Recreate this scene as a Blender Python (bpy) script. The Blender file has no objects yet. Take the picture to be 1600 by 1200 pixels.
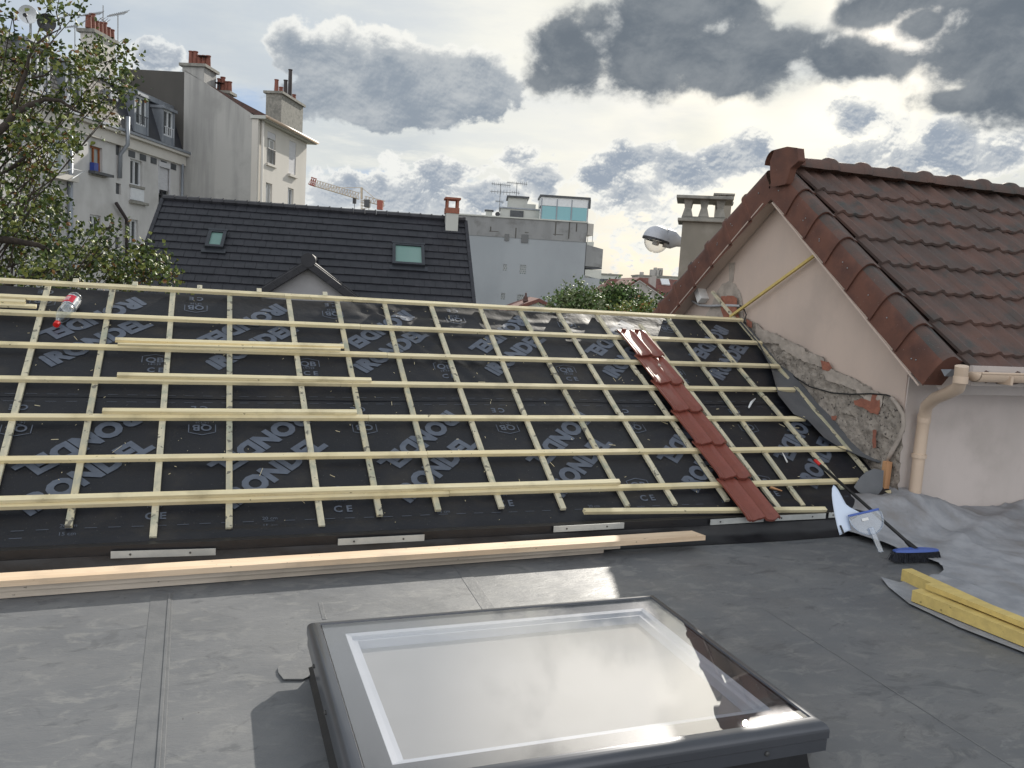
import bpy, bmesh, math, random
from mathutils import Vector as V, Matrix, noise as mnoise
from mathutils.geometry import tessellate_polygon, delaunay_2d_cdt
R = math.radians
scene = bpy.context.scene
C = scene.collection
random.seed(7)

# ------------------------------------------------------------------ camera
FPX, PIT, ROL, YAW = 1287.37, R(6.762), R(3.470), R(20.193)
_w = V((math.sin(YAW)*math.cos(PIT), math.cos(YAW)*math.cos(PIT), -math.sin(PIT)))
_r = V((math.cos(YAW), -math.sin(YAW), 0)); _u = _r.cross(_w)
RX = _r*math.cos(ROL)+_u*math.sin(ROL); UX = _u*math.cos(ROL)-_r*math.sin(ROL)
cam = bpy.data.cameras.new('camera'); co = bpy.data.objects.new('camera', cam); C.objects.link(co)
cam.sensor_width = 36; cam.lens = 36*FPX/1600; cam.clip_start = .05; cam.clip_end = 3000
co.matrix_world = Matrix(((RX.x, UX.x, -_w.x, 0), (RX.y, UX.y, -_w.y, 0), (RX.z, UX.z, -_w.z, 0), (0, 0, 0, 1)))
scene.camera = co
SUN_AZ, SUN_EL = R(38), R(27)
scene.view_settings.view_transform = 'Standard'; scene.view_settings.look = 'None'
scene.view_settings.exposure = 0.12; scene.view_settings.gamma = 1

def ray(px, py): return _w+RX*((px-800)/FPX)+UX*((600-py)/FPX)
def onZ(px, py, z): d = ray(px, py); return d*(z/d.z)
def onY(px, py, y): d = ray(px, py); return d*(y/d.y)
def onX(px, py, x): d = ray(px, py); return d*(x/d.x)
def onP(px, py, p, n): d = ray(px, py); return d*(p.dot(n)/d.dot(n))
def atD(px, py, D): d = ray(px, py); return d*(D/math.hypot(d.x, d.y))

# ------------------------------------------------------------------ sky
world = bpy.data.worlds.new("World"); scene.world = world; world.use_nodes = True
def build_world():
    nt = world.node_tree; N = nt.nodes; L = nt.links
    for n in list(N): N.remove(n)
    def nd(t, **k):
        n = N.new(t)
        for a, b in k.items(): setattr(n, a, b)
        return n
    def val(x, sock):
        if isinstance(x, (int, float)): sock.default_value = x
        elif isinstance(x, tuple): sock.default_value = x if len(x) == len(sock.default_value) else (*x, 1)
        else: L.new(x, sock)
    def M(op, a, b=None, c=None):
        n = nd('ShaderNodeMath', operation=op); val(a, n.inputs[0])
        if b is not None: val(b, n.inputs[1])
        if c is not None: val(c, n.inputs[2])
        return n.outputs[0]
    def mix(f, a, b, bt='MIX'):
        n = nd('ShaderNodeMix', data_type='RGBA', blend_type=bt); n.clamp_factor = True
        val(f, n.inputs[0]); val(a, n.inputs[6]); val(b, n.inputs[7]); return n.outputs[2]
    def ss(x, lo, hi, a=0., b=1.):
        n = nd('ShaderNodeMapRange', interpolation_type='SMOOTHSTEP'); val(x, n.inputs[0])
        n.inputs[1].default_value = lo; n.inputs[2].default_value = hi; n.inputs[3].default_value = a; n.inputs[4].default_value = b
        return n.outputs[0]
    tc = nd('ShaderNodeTexCoord'); sep = nd('ShaderNodeSeparateXYZ'); L.new(tc.outputs['Generated'], sep.inputs[0])
    az = M('ARCTAN2', sep.outputs[0], sep.outputs[1]); el = M('ARCSINE', sep.outputs[2])
    azd = M('MULTIPLY', az, 57.2958); eld = M('MULTIPLY', el, 57.2958)
    cmb = nd('ShaderNodeCombineXYZ'); L.new(azd, cmb.inputs[0]); L.new(eld, cmb.inputs[1]); P = cmb.outputs[0]
    def noise(scale, detail=8, rough=.55, stretch=(1, 1, 1), off=0, dist=0., typ='FBM'):
        mp = nd('ShaderNodeMapping'); L.new(P, mp.inputs[0]); mp.inputs['Scale'].default_value = stretch; mp.inputs['Location'].default_value = (off, off*.37, off*.11) if abs(off) > 1 or off == 0 else (off*.5, off*-1.6, 0)
        n = nd('ShaderNodeTexNoise', noise_type=typ); L.new(mp.outputs[0], n.inputs['Vector'])
        n.inputs['Scale'].default_value = scale; n.inputs['Detail'].default_value = detail; n.inputs['Roughness'].default_value = rough; n.inputs['Distortion'].default_value = dist
        return n.outputs[0]
    sky = nd('ShaderNodeTexSky', sky_type='NISHITA'); sky.sun_disc = False
    sky.sun_elevation = SUN_EL; sky.sun_rotation = SUN_AZ; sky.altitude = 50; sky.air_density = 1.2; sky.dust_density = 2.0; sky.ozone_density = 1.5
    # cosine to the sun
    sd = (math.sin(SUN_AZ)*math.cos(SUN_EL), math.cos(SUN_AZ)*math.cos(SUN_EL), math.sin(SUN_EL))
    dot = nd('ShaderNodeVectorMath', operation='DOT_PRODUCT'); L.new(tc.outputs['Generated'], dot.inputs[0]); dot.inputs[1].default_value = sd
    ca = dot.outputs['Value']
    warm = ss(ca, .55, 1.0); glow = ss(ca, .9935, .9998); mid = ss(ca, .93, .995)
    # thin high veil
    veiln = noise(.09, 6, .6, (.5, 1.6, 1), 3)
    veil = mix(warm, (5.0, 5.7, 6.6), (7.8, 7.8, 7.0))
    veil = mix(ss(veiln, .38, .62), mix(.45, veil, (3.6, 4.4, 5.6)), veil)
    base = mix(ss(noise(.05, 3, .5, (1, 1.5, 1), 11), .42, .6, .80, .98), sky.outputs[0], veil)
    def px(p): d = ray(*p); return math.degrees(math.atan2(d.x, d.y)), math.degrees(math.atan2(d.z, math.hypot(d.x, d.y)))
    def blobs(lst, up=0):
        out = None
        for x, y, rx, ry in lst:
            a, e = px((x, y)); e -= up; sx, sy = 22.5/rx, 22.5/ry
            mp = nd('ShaderNodeMapping'); L.new(P, mp.inputs[0]); mp.inputs['Scale'].default_value = (sx, sy, 1); mp.inputs['Location'].default_value = (-a*sx, -e*sy, 0)
            ln = nd('ShaderNodeVectorMath', operation='LENGTH'); L.new(mp.outputs[0], ln.inputs[0])
            v = M('SUBTRACT', 1.0, ln.outputs['Value']); out = v if out is None else M('SMOOTH_MAX', out, v, .12)
        return out
    # blue openings
    hole = ss(M('ADD', blobs([(375, 155, 70, 30), (620, 275, 160, 14), (300, 135, 60, 20), (10, 90, 60, 60)]), M('MULTIPLY', M('SUBTRACT', noise(.25, 7, .6, (.6, 1.5, 1), 5), .5), 3.0)), -.1, .9)
    base = mix(M('MULTIPLY', hole, .8), base, (3.6, 4.9, 7.0))
    # bright streaks low over the horizon
    st = ss(noise(.11, 7, .62, (.55, 2.6, 1), 21), .46, .6)
    lowband = M('MULTIPLY', ss(eld, 0, 3), ss(eld, 14, 7))
    base = mix(M('MULTIPLY', M('MULTIPLY', st, lowband), .8), base, mix(warm, (7.0, 7.3, 7.5), (9.2, 9.0, 7.9)))
    bil = noise(.33, 12, .60, (1, 1.2, 1), 0, .12); bil_s = noise(.33, 12, .60, (1, 1.2, 1), (-.10), .12)
    relief = M('MULTIPLY', M('SUBTRACT', bil, bil_s), 5.0); bil2 = noise(.16, 6, .55, (1, 1.3, 1), 40, .2)
    shade_n = noise(.22, 7, .6, (1, 1.4, 1), 77, .3)
    def layer(base, dens, soft, core, edge, e0, e1, amax=1.0, rel=.35, top=None, kt=3., tex=.30):
        a = M('MULTIPLY', ss(dens, 0, soft), amax)
        sh = M('ADD', dens, M('ADD', M('MULTIPLY', M('SUBTRACT', shade_n, .5), 1.1), M('MULTIPLY', relief, rel)))
        if top is not None: sh = M('ADD', sh, M('MULTIPLY', top, kt))
        lit = mix(ss(M('ADD', shade_n, M('MULTIPLY', relief, rel)), .36, .70), core, mix(tex, core, edge))
        c = mix(ss(sh, e0, e1), edge, lit)
        return mix(a, base, c)
    def shaded(base, lst, nzv, soft, core, edge, e0, e1, amax=1., rel=.35, yref=None, kt=.3, tex=.3):
        d0 = blobs(lst); top = None if yref is None else M('SUBTRACT', px((600, yref))[1], eld)
        return layer(base, M('ADD', d0, nzv), soft, core, edge, e0, e1, amax, rel, top, kt, tex)
    def nz(k1, k2): return M('ADD', M('MULTIPLY', M('SUBTRACT', bil, .5), k1), M('MULTIPLY', M('SUBTRACT', bil2, .5), k2))
    edge = mix(warm, (6.2, 6.7, 7.2), (9.0, 8.9, 8.3))
    # small cumulus rows near the horizon (noise field)
    hz = M('MULTIPLY', ss(eld, -1.5, 1.5), ss(eld, 9.5, 4.5))
    f = M('SUBTRACT', M('ADD', M('MULTIPLY', bil, .55), M('MULTIPLY', noise(.13, 5, .55, (.8, 1.7, 1), 9), .6)), .555)
    f = M('SUBTRACT', M('MULTIPLY', f, 3.2), M('MULTIPLY', M('SUBTRACT', 1.0, hz), 1.6))
    base = layer(base, f, .12, (3.7, 4.3, 5.0), edge, .10, .45, .97, .5)
    # named cumulus
    base = shaded(base, [(530, 300, 60, 40), (650, 305, 95, 48), (850, 270, 46, 40), (980, 250, 52, 30), (930, 285, 60, 40), (1130, 250, 60, 34), (1060, 270, 80, 36), (1000, 300, 90, 40),
                        (1335, 180, 36, 32), (1470, 240, 62, 48), (1570, 245, 45, 36), (1350, 250, 46, 30), (240, 95, 50, 34), (760, 310, 60, 36), (1180, 240, 50, 30), (1420, 250, 40, 30), (700, 270, 60, 26), (820, 245, 46, 26)], nz(2.7, .9), .16, (3.1, 3.6, 4.3), edge, .06, .62, 1., .5, None, .3, .45)
    base = shaded(base, [(455, 62, 40, 44), (490, 90, 60, 50), (540, 105, 90, 70), (600, 110, 95, 70), (670, 135, 105, 56), (735, 130, 84, 58), (560, 150, 130, 50), (640, 160, 120, 40)], nz(1.75, .6), .18, (2.7, 3.15, 3.7), edge, -.20, .42, 1., .20, 118, .16, .34)
    # heavy dark clouds above, right of centre
    opening = ss(M('ADD', blobs([(1252, 2, 46, 34), (1215, -10, 40, 26)]), nz(4.2, 1.8)), -.3, 1.3)
    base = shaded(base, [(890, 90, 85, 70), (1010, 60, 150, 95), (1160, 85, 160, 72), (1320, 95, 120, 40), (1090, 0, 190, 64), (1370, 15, 80, 34), (1540, 60, 100, 90), (1590, 120, 90, 70), (1520, 155, 80, 22),
                        (1130, 128, 70, 32), (960, -60, 170, 60), (1560, -20, 140, 80), (1440, 40, 50, 30)], M('SUBTRACT', M('ADD', nz(1.35, .9), .04), M('MULTIPLY', opening, .75)), .46, (1.35, 1.62, 1.95), mix(.55, edge, (3.6, 4.0, 4.4)), -.05, .50, .98, .08, None, .3, .22)
    # upper sky out of frame: broken, bright near the sun
    up = ss(eld, 20.5, 27)
    upc = mix(ss(noise(.07, 6, .55, (1, 1.2, 1), 60, .4), .42, .60), mix(mid, (6.5, 6.9, 7.2), (19, 18.2, 16.5)), mix(mid, (2.6, 3.0, 3.4), (9, 8.8, 8.0)))
    base = mix(up, base, upc)
    # unseen bright sky opposite the sun, added to fill the shaded walls
    away = ss(ca, .25, -.35)
    base = mix(M('MULTIPLY', away, ss(eld, -1, 2)), base, mix(ss(noise(.06, 6, .55, (1, 1.2, 1), 91), .42, .6), (9.5, 10.2, 11.2), (15.5, 15.2, 14.6)))
    base = mix(M('MULTIPLY', glow, .9), base, (24, 22.5, 19.5))
    # ground side
    base = mix(ss(eld, -.8, -2.5), base, (1.6, 1.7, 1.6))
    bg = nd('ShaderNodeBackground'); L.new(base, bg.inputs[0]); bg.inputs[1].default_value = .1
    out = nd('ShaderNodeOutputWorld'); L.new(bg.outputs[0], out.inputs[0])
build_world()
sl = bpy.data.lights.new('sun', 'SUN'); sl.energy = 5.0; sl.angle = R(.5); sl.color = (1, .94, .84)
so = bpy.data.objects.new('sun', sl); C.objects.link(so)
so.rotation_euler = V((math.sin(SUN_AZ)*math.cos(SUN_EL), math.cos(SUN_AZ)*math.cos(SUN_EL), math.sin(SUN_EL))).to_track_quat('Z', 'Y').to_euler()

# ------------------------------------------------------------------ materials
def mat(name, c1, c2=None, rough=.8, scale=6, stretch=(1, 1, 1), detail=6, bump=0., bscale=60, metal=0., spec=.5, lo=.35, hi=.65, speck=None, c3=None, s3=1.2, rvar=0., bstretch=None, coat=0.):
    m = bpy.data.materials.new(name); m.use_nodes = True; nt = m.node_tree; N = nt.nodes; L = nt.links
    b = N['Principled BSDF']; b.inputs['Roughness'].default_value = rough; b.inputs['Metallic'].default_value = metal
    b.inputs['Specular IOR Level'].default_value = spec; b.inputs['Coat Weight'].default_value = coat; b.inputs['Coat Roughness'].default_value = .15
    tc = N.new('ShaderNodeTexCoord')
    def noi(sc, st=(1, 1, 1), det=detail):
        mp = N.new('ShaderNodeMapping'); mp.inputs['Scale'].default_value = st; L.new(tc.outputs['Object'], mp.inputs[0])
        n = N.new('ShaderNodeTexNoise'); n.inputs['Scale'].default_value = sc; n.inputs['Detail'].default_value = det; n.inputs['Roughness'].default_value = .6; L.new(mp.outputs[0], n.inputs[0]); return n.outputs[0]
    def ramp(x, lo, hi):
        n = N.new('ShaderNodeMapRange'); n.interpolation_type = 'SMOOTHSTEP'; L.new(x, n.inputs[0]); n.inputs[1].default_value = lo; n.inputs[2].default_value = hi; return n.outputs[0]
    def mix(f, a, bb):
        n = N.new('ShaderNodeMix'); n.data_type = 'RGBA'; L.new(f, n.inputs[0])
        for x, s in ((a, n.inputs[6]), (bb, n.inputs[7])):
            if isinstance(x, tuple): s.default_value = (*x, 1)
            else: L.new(x, s)
        return n.outputs[2]
    c2 = c2 or tuple(x*.82 for x in c1)
    n1 = noi(scale, stretch); col = mix(ramp(n1, lo, hi), c1, c2)
    if c3: col = mix(ramp(noi(s3), .48, .72), col, c3)
    if speck: col = mix(ramp(noi(speck[0], det=2), speck[1], speck[1]+.04), col, speck[2])
    L.new(col, b.inputs['Base Color'])
    if rvar:
        r_ = N.new('ShaderNodeMapRange'); L.new(n1, r_.inputs[0]); r_.inputs[1].default_value = .3; r_.inputs[2].default_value = .7; r_.inputs[3].default_value = rough-rvar; r_.inputs[4].default_value = rough+rvar; L.new(r_.outputs[0], b.inputs['Roughness'])
    if bump:
        bn = N.new('ShaderNodeBump'); bn.inputs['Strength'].default_value = bump; bn.inputs['Distance'].default_value = .01
        L.new(noi(bscale, bstretch or (1, 1, 1), 5), bn.inputs['Height']); L.new(bn.outputs[0], b.inputs['Normal'])
    return m

def wood_mat(name, c1, c2, axis=0, knots=True, rough=.7):
    m = mat(name, c1, c2, rough, 22, tuple(.06 if i == axis else 1 for i in range(3)), 5, .25, 60, bstretch=tuple(.05 if i == axis else 1 for i in range(3)), speck=(26, .70, tuple(x*.42 for x in c1)) if knots else None, c3=tuple(x*.72 for x in c1), s3=3.)
    return m

MAT = dict(
 batten=wood_mat('batten_wood', (.68, .59, .37), (.76, .68, .46), 0),
 counter=mat('counter_batten_wood', (.64, .58, .42), (.50, .47, .36), .75, 30, (1, .3, .3), 5, .25, 60, speck=(16, .62, (.2, .19, .15)), c3=(.36, .37, .28), s3=9),
 plank=wood_mat('plank_wood', (.72, .56, .40), (.62, .46, .31), 0),
 plank_grey=wood_mat('weathered_plank_wood', (.56, .49, .41), (.44, .38, .31), 0),
 yellow=wood_mat('treated_yellow_wood', (.64, .49, .17), (.55, .42, .15), 0),
 sawn=wood_mat('sawn_orange_wood', (.55, .30, .15), (.42, .22, .11), 2),
 underlay=mat('black_underlay', (.009, .010, .014), (.014, .015, .020), .50, 2.5, bump=.45, bscale=7, spec=.38, rvar=.12, speck=(90, .70, (.09, .085, .08)), c3=(.029, .027, .026), s3=2.6),
 batten_b=wood_mat('batten_wood_b', (.62, .54, .35), (.70, .62, .41), 0), batten_c=wood_mat('batten_wood_c', (.72, .61, .36), (.66, .58, .39), 0),
 counter_b=mat('counter_batten_wood_b', (.56, .50, .34), (.42, .40, .31), .75, 24, (1, .3, .3), 5, .25, 60, speck=(18, .60, (.17, .16, .13)), c3=(.33, .35, .27), s3=7),
 print_=mat('grey_print', (.105, .125, .165), (.078, .093, .125), .5, 14, lo=.3, hi=.7),
 underlay_grey=mat('grey_underlay_back', (.125, .13, .14), (.10, .105, .115), .75, 4, bump=.1, bscale=80),
 black=mat('black_membrane', (.008, .008, .010), (.013, .013, .016), .4, 5, bump=.3, bscale=9),
 strip=mat('flashing_metal', (.50, .51, .49), (.40, .41, .40), .45, 8, metal=.2),
 screw=mat('screw_metal', (.06, .06, .06), None, .4),
 fleece=mat('grey_fleece', (.345, .352, .378), (.255, .265, .288), .9, 5, bump=.5, bscale=160, speck=(26, .72, (.22, .22, .24)), c3=(.22, .21, .21), s3=2.6),
 render=mat('pink_cream_render', (.575, .465, .40), (.52, .425, .37), .9, 1.6, (1, 1, .4), bump=.2, bscale=120, c3=(.47, .385, .335), s3=1.1),
 render2=mat('pale_render', (.60, .535, .505), (.54, .485, .455), .9, 1.5, (1, 1, .3), bump=.2, bscale=120, c3=(.48, .43, .40), s3=1.3),
 mortar=mat('rough_mortar', (.35, .31, .27), (.22, .195, .17), .95, 14, bump=1.0, bscale=55, speck=(38, .62, (.07, .06, .055)), c3=(.34, .30, .265), s3=5),
 mortar_smooth=mat('smooth_mortar', (.42, .365, .32), (.33, .29, .255), .95, 9, bump=.4, bscale=70),
 brick=mat('hollow_brick', (.33, .13, .085), (.25, .10, .07), .9, 18, bump=.6, bscale=60),
 clay=mat('glazed_clay_tile', (.21, .058, .040), (.175, .05, .036), .42, 3, bump=.06, bscale=40, coat=.12, c3=(.215, .065, .045), s3=5),
 verge=mat('verge_tile_brown', (.145, .060, .040), (.105, .045, .032), .72, 5, bump=.12, bscale=70, speck=(60, .71, (.22, .17, .15)), c3=(.07, .032, .026), s3=3.),
 roof_brown=mat('weathered_brown_tile', (.120, .066, .052), (.078, .054, .047), .68, 3.0, bump=.35, bscale=90, c3=(.052, .054, .052), s3=4.5, speck=(70, .70, (.16, .15, .14))),
 roof_edge=mat('tile_lip_brown', (.11, .055, .045), (.07, .045, .04), .7, 9),
 slate=mat('black_flat_tile', (.020, .021, .028), (.014, .015, .021), .5, 1.4, bump=.1, bscale=40, c3=(.028, .028, .036), s3=4),
 anthracite=mat('anthracite_metal', (.045, .05, .06), (.04, .044, .052), .38, 4, metal=.3),
 gutter=mat('cream_gutter', (.60, .47, .36), (.55, .43, .33), .45, 3),
 white=mat('white_paint', (.74, .74, .73), (.68, .68, .67), .5, 4),
 whitefrm=mat('white_frame_plastic', (.70, .72, .74), (.64, .66, .68), .35, 5),
 conduit=mat('grey_conduit', (.42, .43, .45), (.36, .37, .39), .5, 9),
 cable=mat('black_rubber', (.01, .01, .011), None, .5),
 wallA=mat('aged_grey_render', (.58, .57, .56), (.50, .49, .48), .9, .9, (1, 1, .35), bump=.15, bscale=30, c3=(.42, .41, .395), s3=.5),
 wallB=mat('blank_cement_wall', (.43, .425, .41), (.31, .308, .302), .9, 1.3, (1, 1, .09), bump=.15, bscale=20, c3=(.30, .298, .29), s3=.42, lo=.42, hi=.66),
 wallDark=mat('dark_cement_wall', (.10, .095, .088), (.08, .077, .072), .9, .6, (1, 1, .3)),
 wallC=mat('cream_house_render', (.62, .59, .545), (.57, .545, .50), .9, .6, (1, 1, .3), bump=.1, bscale=30),
 wallD=mat('blue_grey_render', (.335, .36, .385), (.30, .325, .35), .9, .22, (1, 1, .35), c3=(.28, .30, .325), s3=.16),
 wallD2=mat('stained_parapet_render', (.27, .275, .28), (.23, .235, .24), .9, .8, (1, 1, .2), c3=(.17, .17, .17), s3=.9),
 wallE=mat('pale_penthouse_render', (.52, .53, .50), (.48, .49, .46), .9, .7),
 wallF=mat('far_cream_wall', (.42, .405, .38), (.38, .365, .345), .9, .4),
 dormer=mat('dormer_render', (.36, .36, .38), (.33, .33, .35), .9, 1.5),
 zinc=mat('zinc_sheet', (.30, .325, .36), (.23, .25, .285), .45, 3, (1, 1, .3), metal=.35),
 zinc_dark=mat('dark_zinc', (.085, .09, .10), (.06, .065, .07), .5, 3, metal=.2),
 mansard=mat('dark_mansard_slate', (.032, .034, .042), (.025, .026, .032), .5, 4),
 pot=mat('terracotta_pot', (.25, .09, .065), (.18, .07, .05), .8, 9),
 pot_dark=mat('dark_flue_pipe', (.035, .025, .025), None, .5),
 stone=mat('aged_concrete', (.30, .29, .26), (.22, .215, .195), .9, 7, bump=.4, bscale=40, c3=(.16, .16, .145), s3=5),
 chim=mat('chimney_render_grey', (.25, .23, .195), (.21, .195, .165), .9, 2.5, (1, 1, .4), bump=.15, bscale=60, c3=(.28, .26, .225), s3=2),
 redroof=mat('far_red_tile', (.19, .075, .058), (.13, .055, .045), .8, 5, c3=(.10, .05, .045), s3=2.),
 metal=mat('galvanised_metal', (.33, .34, .35), (.25, .26, .27), .4, 8, metal=.5),
 darkmetal=mat('dark_metal', (.05, .05, .055), None, .5, metal=.3),
 lamp=mat('light_grey_lamp_paint', (.50, .52, .57), (.46, .48, .53), .35, 6),
 bark=mat('grey_brown_bark', (.07, .055, .045), (.04, .032, .028), .95, 12, bump=.6, bscale=30),
 orange_frame=mat('orange_wood_frame', (.32, .10, .03), (.25, .08, .025), .5, 8),
 blue=mat('blue_plastic', (.03, .06, .30), None, .4), blue_b=mat('broom_blue_plastic', (.06, .12, .42), None, .45),
 red=mat('red_plastic', (.62, .015, .012), None, .35), red_label=mat('red_paper_label', (.62, .02, .05), (.5, .015, .04), .4, 30),
 white_label=mat('white_paper_label', (.75, .75, .75), None, .5),
 bristle=mat('dark_bristles', (.045, .05, .065), (.02, .022, .03), .9, 60, bump=1.0, bscale=220),
 crane=mat('crane_cream_paint', (.58, .49, .38), None, .6), crane_red=mat('crane_red_paint', (.36, .10, .07), None, .6),
 ground=mat('ground_soil', (.10, .11, .07), (.13, .12, .10), .95, .3),
 road=mat('asphalt', (.055, .055, .058), (.05, .05, .05), .9, 2),
 liner=mat('white_liner', (.72, .75, .80), (.66, .69, .74), .45, 4),
 enamel=mat('grey_enamel_border', (.085, .084, .085), (.07, .07, .072), .35, 2),
 frost=mat('speckled_grey_blind', (.62, .61, .57), (.50, .49, .46), .9, 70, lo=.4, hi=.6),
 frost_white=mat('cream_blind', (.50, .49, .47), (.46, .45, .43), .9, 3),
 cap=mat('skylight_cap_metal', (.085, .09, .105), (.075, .08, .092), .28, 3, metal=.35, coat=.2),
 leafA=mat('leaf_green', (.12, .17, .040), (.08, .12, .030), .55, 3, spec=.4), leafB=mat('leaf_yellow_green', (.24, .26, .06), (.17, .20, .045), .55, 3),
 leafC=mat('leaf_orange', (.26, .14, .04), (.20, .09, .035), .6, 3), leafD=mat('leaf_dark', (.045, .075, .022), (.03, .05, .016), .55, 3),
 leafE=mat('leaf_variegated', (.24, .28, .17), (.13, .17, .07), .6, 9), leafF=mat('leaf_fresh_green', (.11, .19, .05), (.06, .11, .03), .6, 5),
 shutter=mat('white_roller_shutter', (.56, .56, .58), (.50, .50, .52), .6, 3, (1, 1, 12), lo=.45, hi=.55),
)
def brick_pattern(name, c1, c2, cm, sc, bw=.5, rh=.25, rough=.9):
    m = bpy.data.materials.new(name); m.use_nodes = True; N = m.node_tree.nodes; L = m.node_tree.links; b = N['Principled BSDF']; b.inputs['Roughness'].default_value = rough
    uv = N.new('ShaderNodeUVMap'); t = N.new('ShaderNodeTexBrick'); L.new(uv.outputs[0], t.inputs[0]); t.inputs['Scale'].default_value = sc
    t.inputs['Color1'].default_value = (*c1, 1); t.inputs['Color2'].default_value = (*c2, 1); t.inputs['Mortar'].default_value = (*cm, 1); t.inputs['Brick Width'].default_value = bw; t.inputs['Row Height'].default_value = rh; t.inputs['Mortar Size'].default_value = .03
    L.new(t.outputs[0], b.inputs['Base Color']); return m
MAT['slatewall'] = brick_pattern('pale_slate_cladding', (.36, .34, .31), (.27, .25, .235), (.12, .11, .10), 1, .28, .16)
MAT['glassblock'] = brick_pattern('glass_block', (.12, .15, .15), (.22, .25, .25), (.36, .37, .38), 1, .19, .19, .2)
def glass(name, tint=(.02, .025, .03), rough=.04, ior=1.6):
    m = mat(name, tint, tint, rough, spec=.5); b = m.node_tree.nodes['Principled BSDF']; b.inputs['IOR'].default_value = ior; return m
MAT['pane'] = glass('window_glass', (.03, .036, .04), .05, 1.7)
MAT['pane_teal'] = glass('roof_window_glass', (.15, .26, .235), .08, 1.7)
MAT['pane_aqua'] = glass('aqua_glass_wall', (.20, .42, .46), .1, 1.6)
MAT['curtain'] = mat('net_curtain', (.42, .47, .46), (.30, .34, .34), .7, 9, (1, 1, .1))
def clear(name, tint=(.9, .93, .95), f=1.5, rough=0.02, gl=(1, 1, 1), extra=0.):
    m = bpy.data.materials.new(name); m.use_nodes = True; N = m.node_tree.nodes; L = m.node_tree.links
    for n in list(N): N.remove(n)
    o = N.new('ShaderNodeOutputMaterial'); mx = N.new('ShaderNodeMixShader'); t = N.new('ShaderNodeBsdfTransparent'); g = N.new('ShaderNodeBsdfGlossy'); fr = N.new('ShaderNodeLayerWeight'); pw = N.new('ShaderNodeMath'); pw.operation = 'POWER'
    t.inputs[0].default_value = (*tint, 1); g.inputs[0].default_value = (*gl, 1); g.inputs['Roughness'].default_value = rough; fr.inputs['Blend'].default_value = .5; pw.inputs[1].default_value = f; L.new(fr.outputs['Facing'], pw.inputs[0])
    ad = N.new('ShaderNodeMath'); ad.operation = 'ADD'; ad.use_clamp = True; L.new(pw.outputs[0], ad.inputs[0]); ad.inputs[1].default_value = extra
    L.new(ad.outputs[0], mx.inputs[0]); L.new(t.outputs[0], mx.inputs[1]); L.new(g.outputs[0], mx.inputs[2]); L.new(mx.outputs[0], o.inputs[0]); return m
MAT['skyglass'] = clear('coated_skylight_glass', (.88, .88, .89), 3.4, 0.0, extra=.05)
MAT['bottle'] = clear('clear_bottle_plastic', (.82, .86, .9), 3, .05, extra=.10)
MAT['clearplastic'] = clear('clear_dustpan_plastic', (.72, .77, .84), 2.5, .12, extra=.16)
MAT['lampglass'] = clear('clear_lamp_bowl', (.90, .88, .86), 3, .03, extra=.06)
def white_plastic():
    m = mat('white_translucent_plastic', (.62, .70, .84), (.56, .65, .80), .35, 3); b = m.node_tree.nodes['Principled BSDF']; b.inputs['Subsurface Weight'].default_value = .0; return m
MAT['whiteplastic'] = white_plastic()
def roof_epdm():
    m = bpy.data.materials.new('grey_rubber_membrane'); m.use_nodes = True; N = m.node_tree.nodes; L = m.node_tree.links; b = N['Principled BSDF']
    tc = N.new('ShaderNodeTexCoord')
    def noi(sc, st, det=7, r=.6, d=0.):
        mp = N.new('ShaderNodeMapping'); mp.inputs['Scale'].default_value = st; L.new(tc.outputs['Object'], mp.inputs[0]); n = N.new('ShaderNodeTexNoise'); n.inputs['Scale'].default_value = sc; n.inputs['Detail'].default_value = det; n.inputs['Roughness'].default_value = r; n.inputs['Distortion'].default_value = d; L.new(mp.outputs[0], n.inputs[0]); return n.outputs[0]
    def rmp(x, lo, hi, a=0, bb=1):
        n = N.new('ShaderNodeMapRange'); n.interpolation_type = 'SMOOTHSTEP'; L.new(x, n.inputs[0])
        for i, q in enumerate((lo, hi, a, bb)): n.inputs[1+i].default_value = q
        return n.outputs[0]
    def mix(f, a, c):
        n = N.new('ShaderNodeMix'); n.data_type = 'RGBA'; L.new(f, n.inputs[0])
        for x, s in ((a, n.inputs[6]), (c, n.inputs[7])):
            if isinstance(x, tuple): s.default_value = (*x, 1)
            else: L.new(x, s)
        return n.outputs[2]
    c = mix(rmp(noi(1.1, (1, 1.6, 1)), .35, .65), (.112, .118, .128), (.142, .146, .152))
    c = mix(rmp(noi(7, (.8, 1.3, 1), 9, .72, .6), .51, .62), c, (.165, .168, .170))
    c = mix(rmp(noi(4.5, (.7, 1.2, 1), 9, .75, 1.2), .54, .64, 0, .7), c, (.074, .079, .087))
    c = mix(rmp(noi(11, (.4, 1.2, 1), 8, .75, .8), .62, .72, 0, .8), c, (.20, .205, .207))
    c = mix(rmp(noi(30, (1, 1, 1), 2), .735, .76, 0, .9), c, (.03, .03, .03))
    c = mix(rmp(noi(2.1, (.5, 2, 1), 9, .7, 2.), .66, .69, 0, .5), c, (.07, .073, .078))
    L.new(c, b.inputs['Base Color'])
    L.new(rmp(noi(3, (1, 1, 1)), .3, .7, .40, .62), b.inputs['Roughness']); b.inputs['Specular IOR Level'].default_value = .5
    bn = N.new('ShaderNodeBump'); bn.inputs['Strength'].default_value = .35; bn.inputs['Distance'].default_value = .01; L.new(noi(14, (.6, 1.6, 1), 8, .65, .5), bn.inputs['Height']); L.new(bn.outputs[0], b.inputs['Normal'])
    return m
MAT['epdm'] = roof_epdm()
MAT['seam'] = mat('seam_tape', (.112, .117, .125), (.14, .144, .15), .45, 9, bump=.2, bscale=30)

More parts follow.
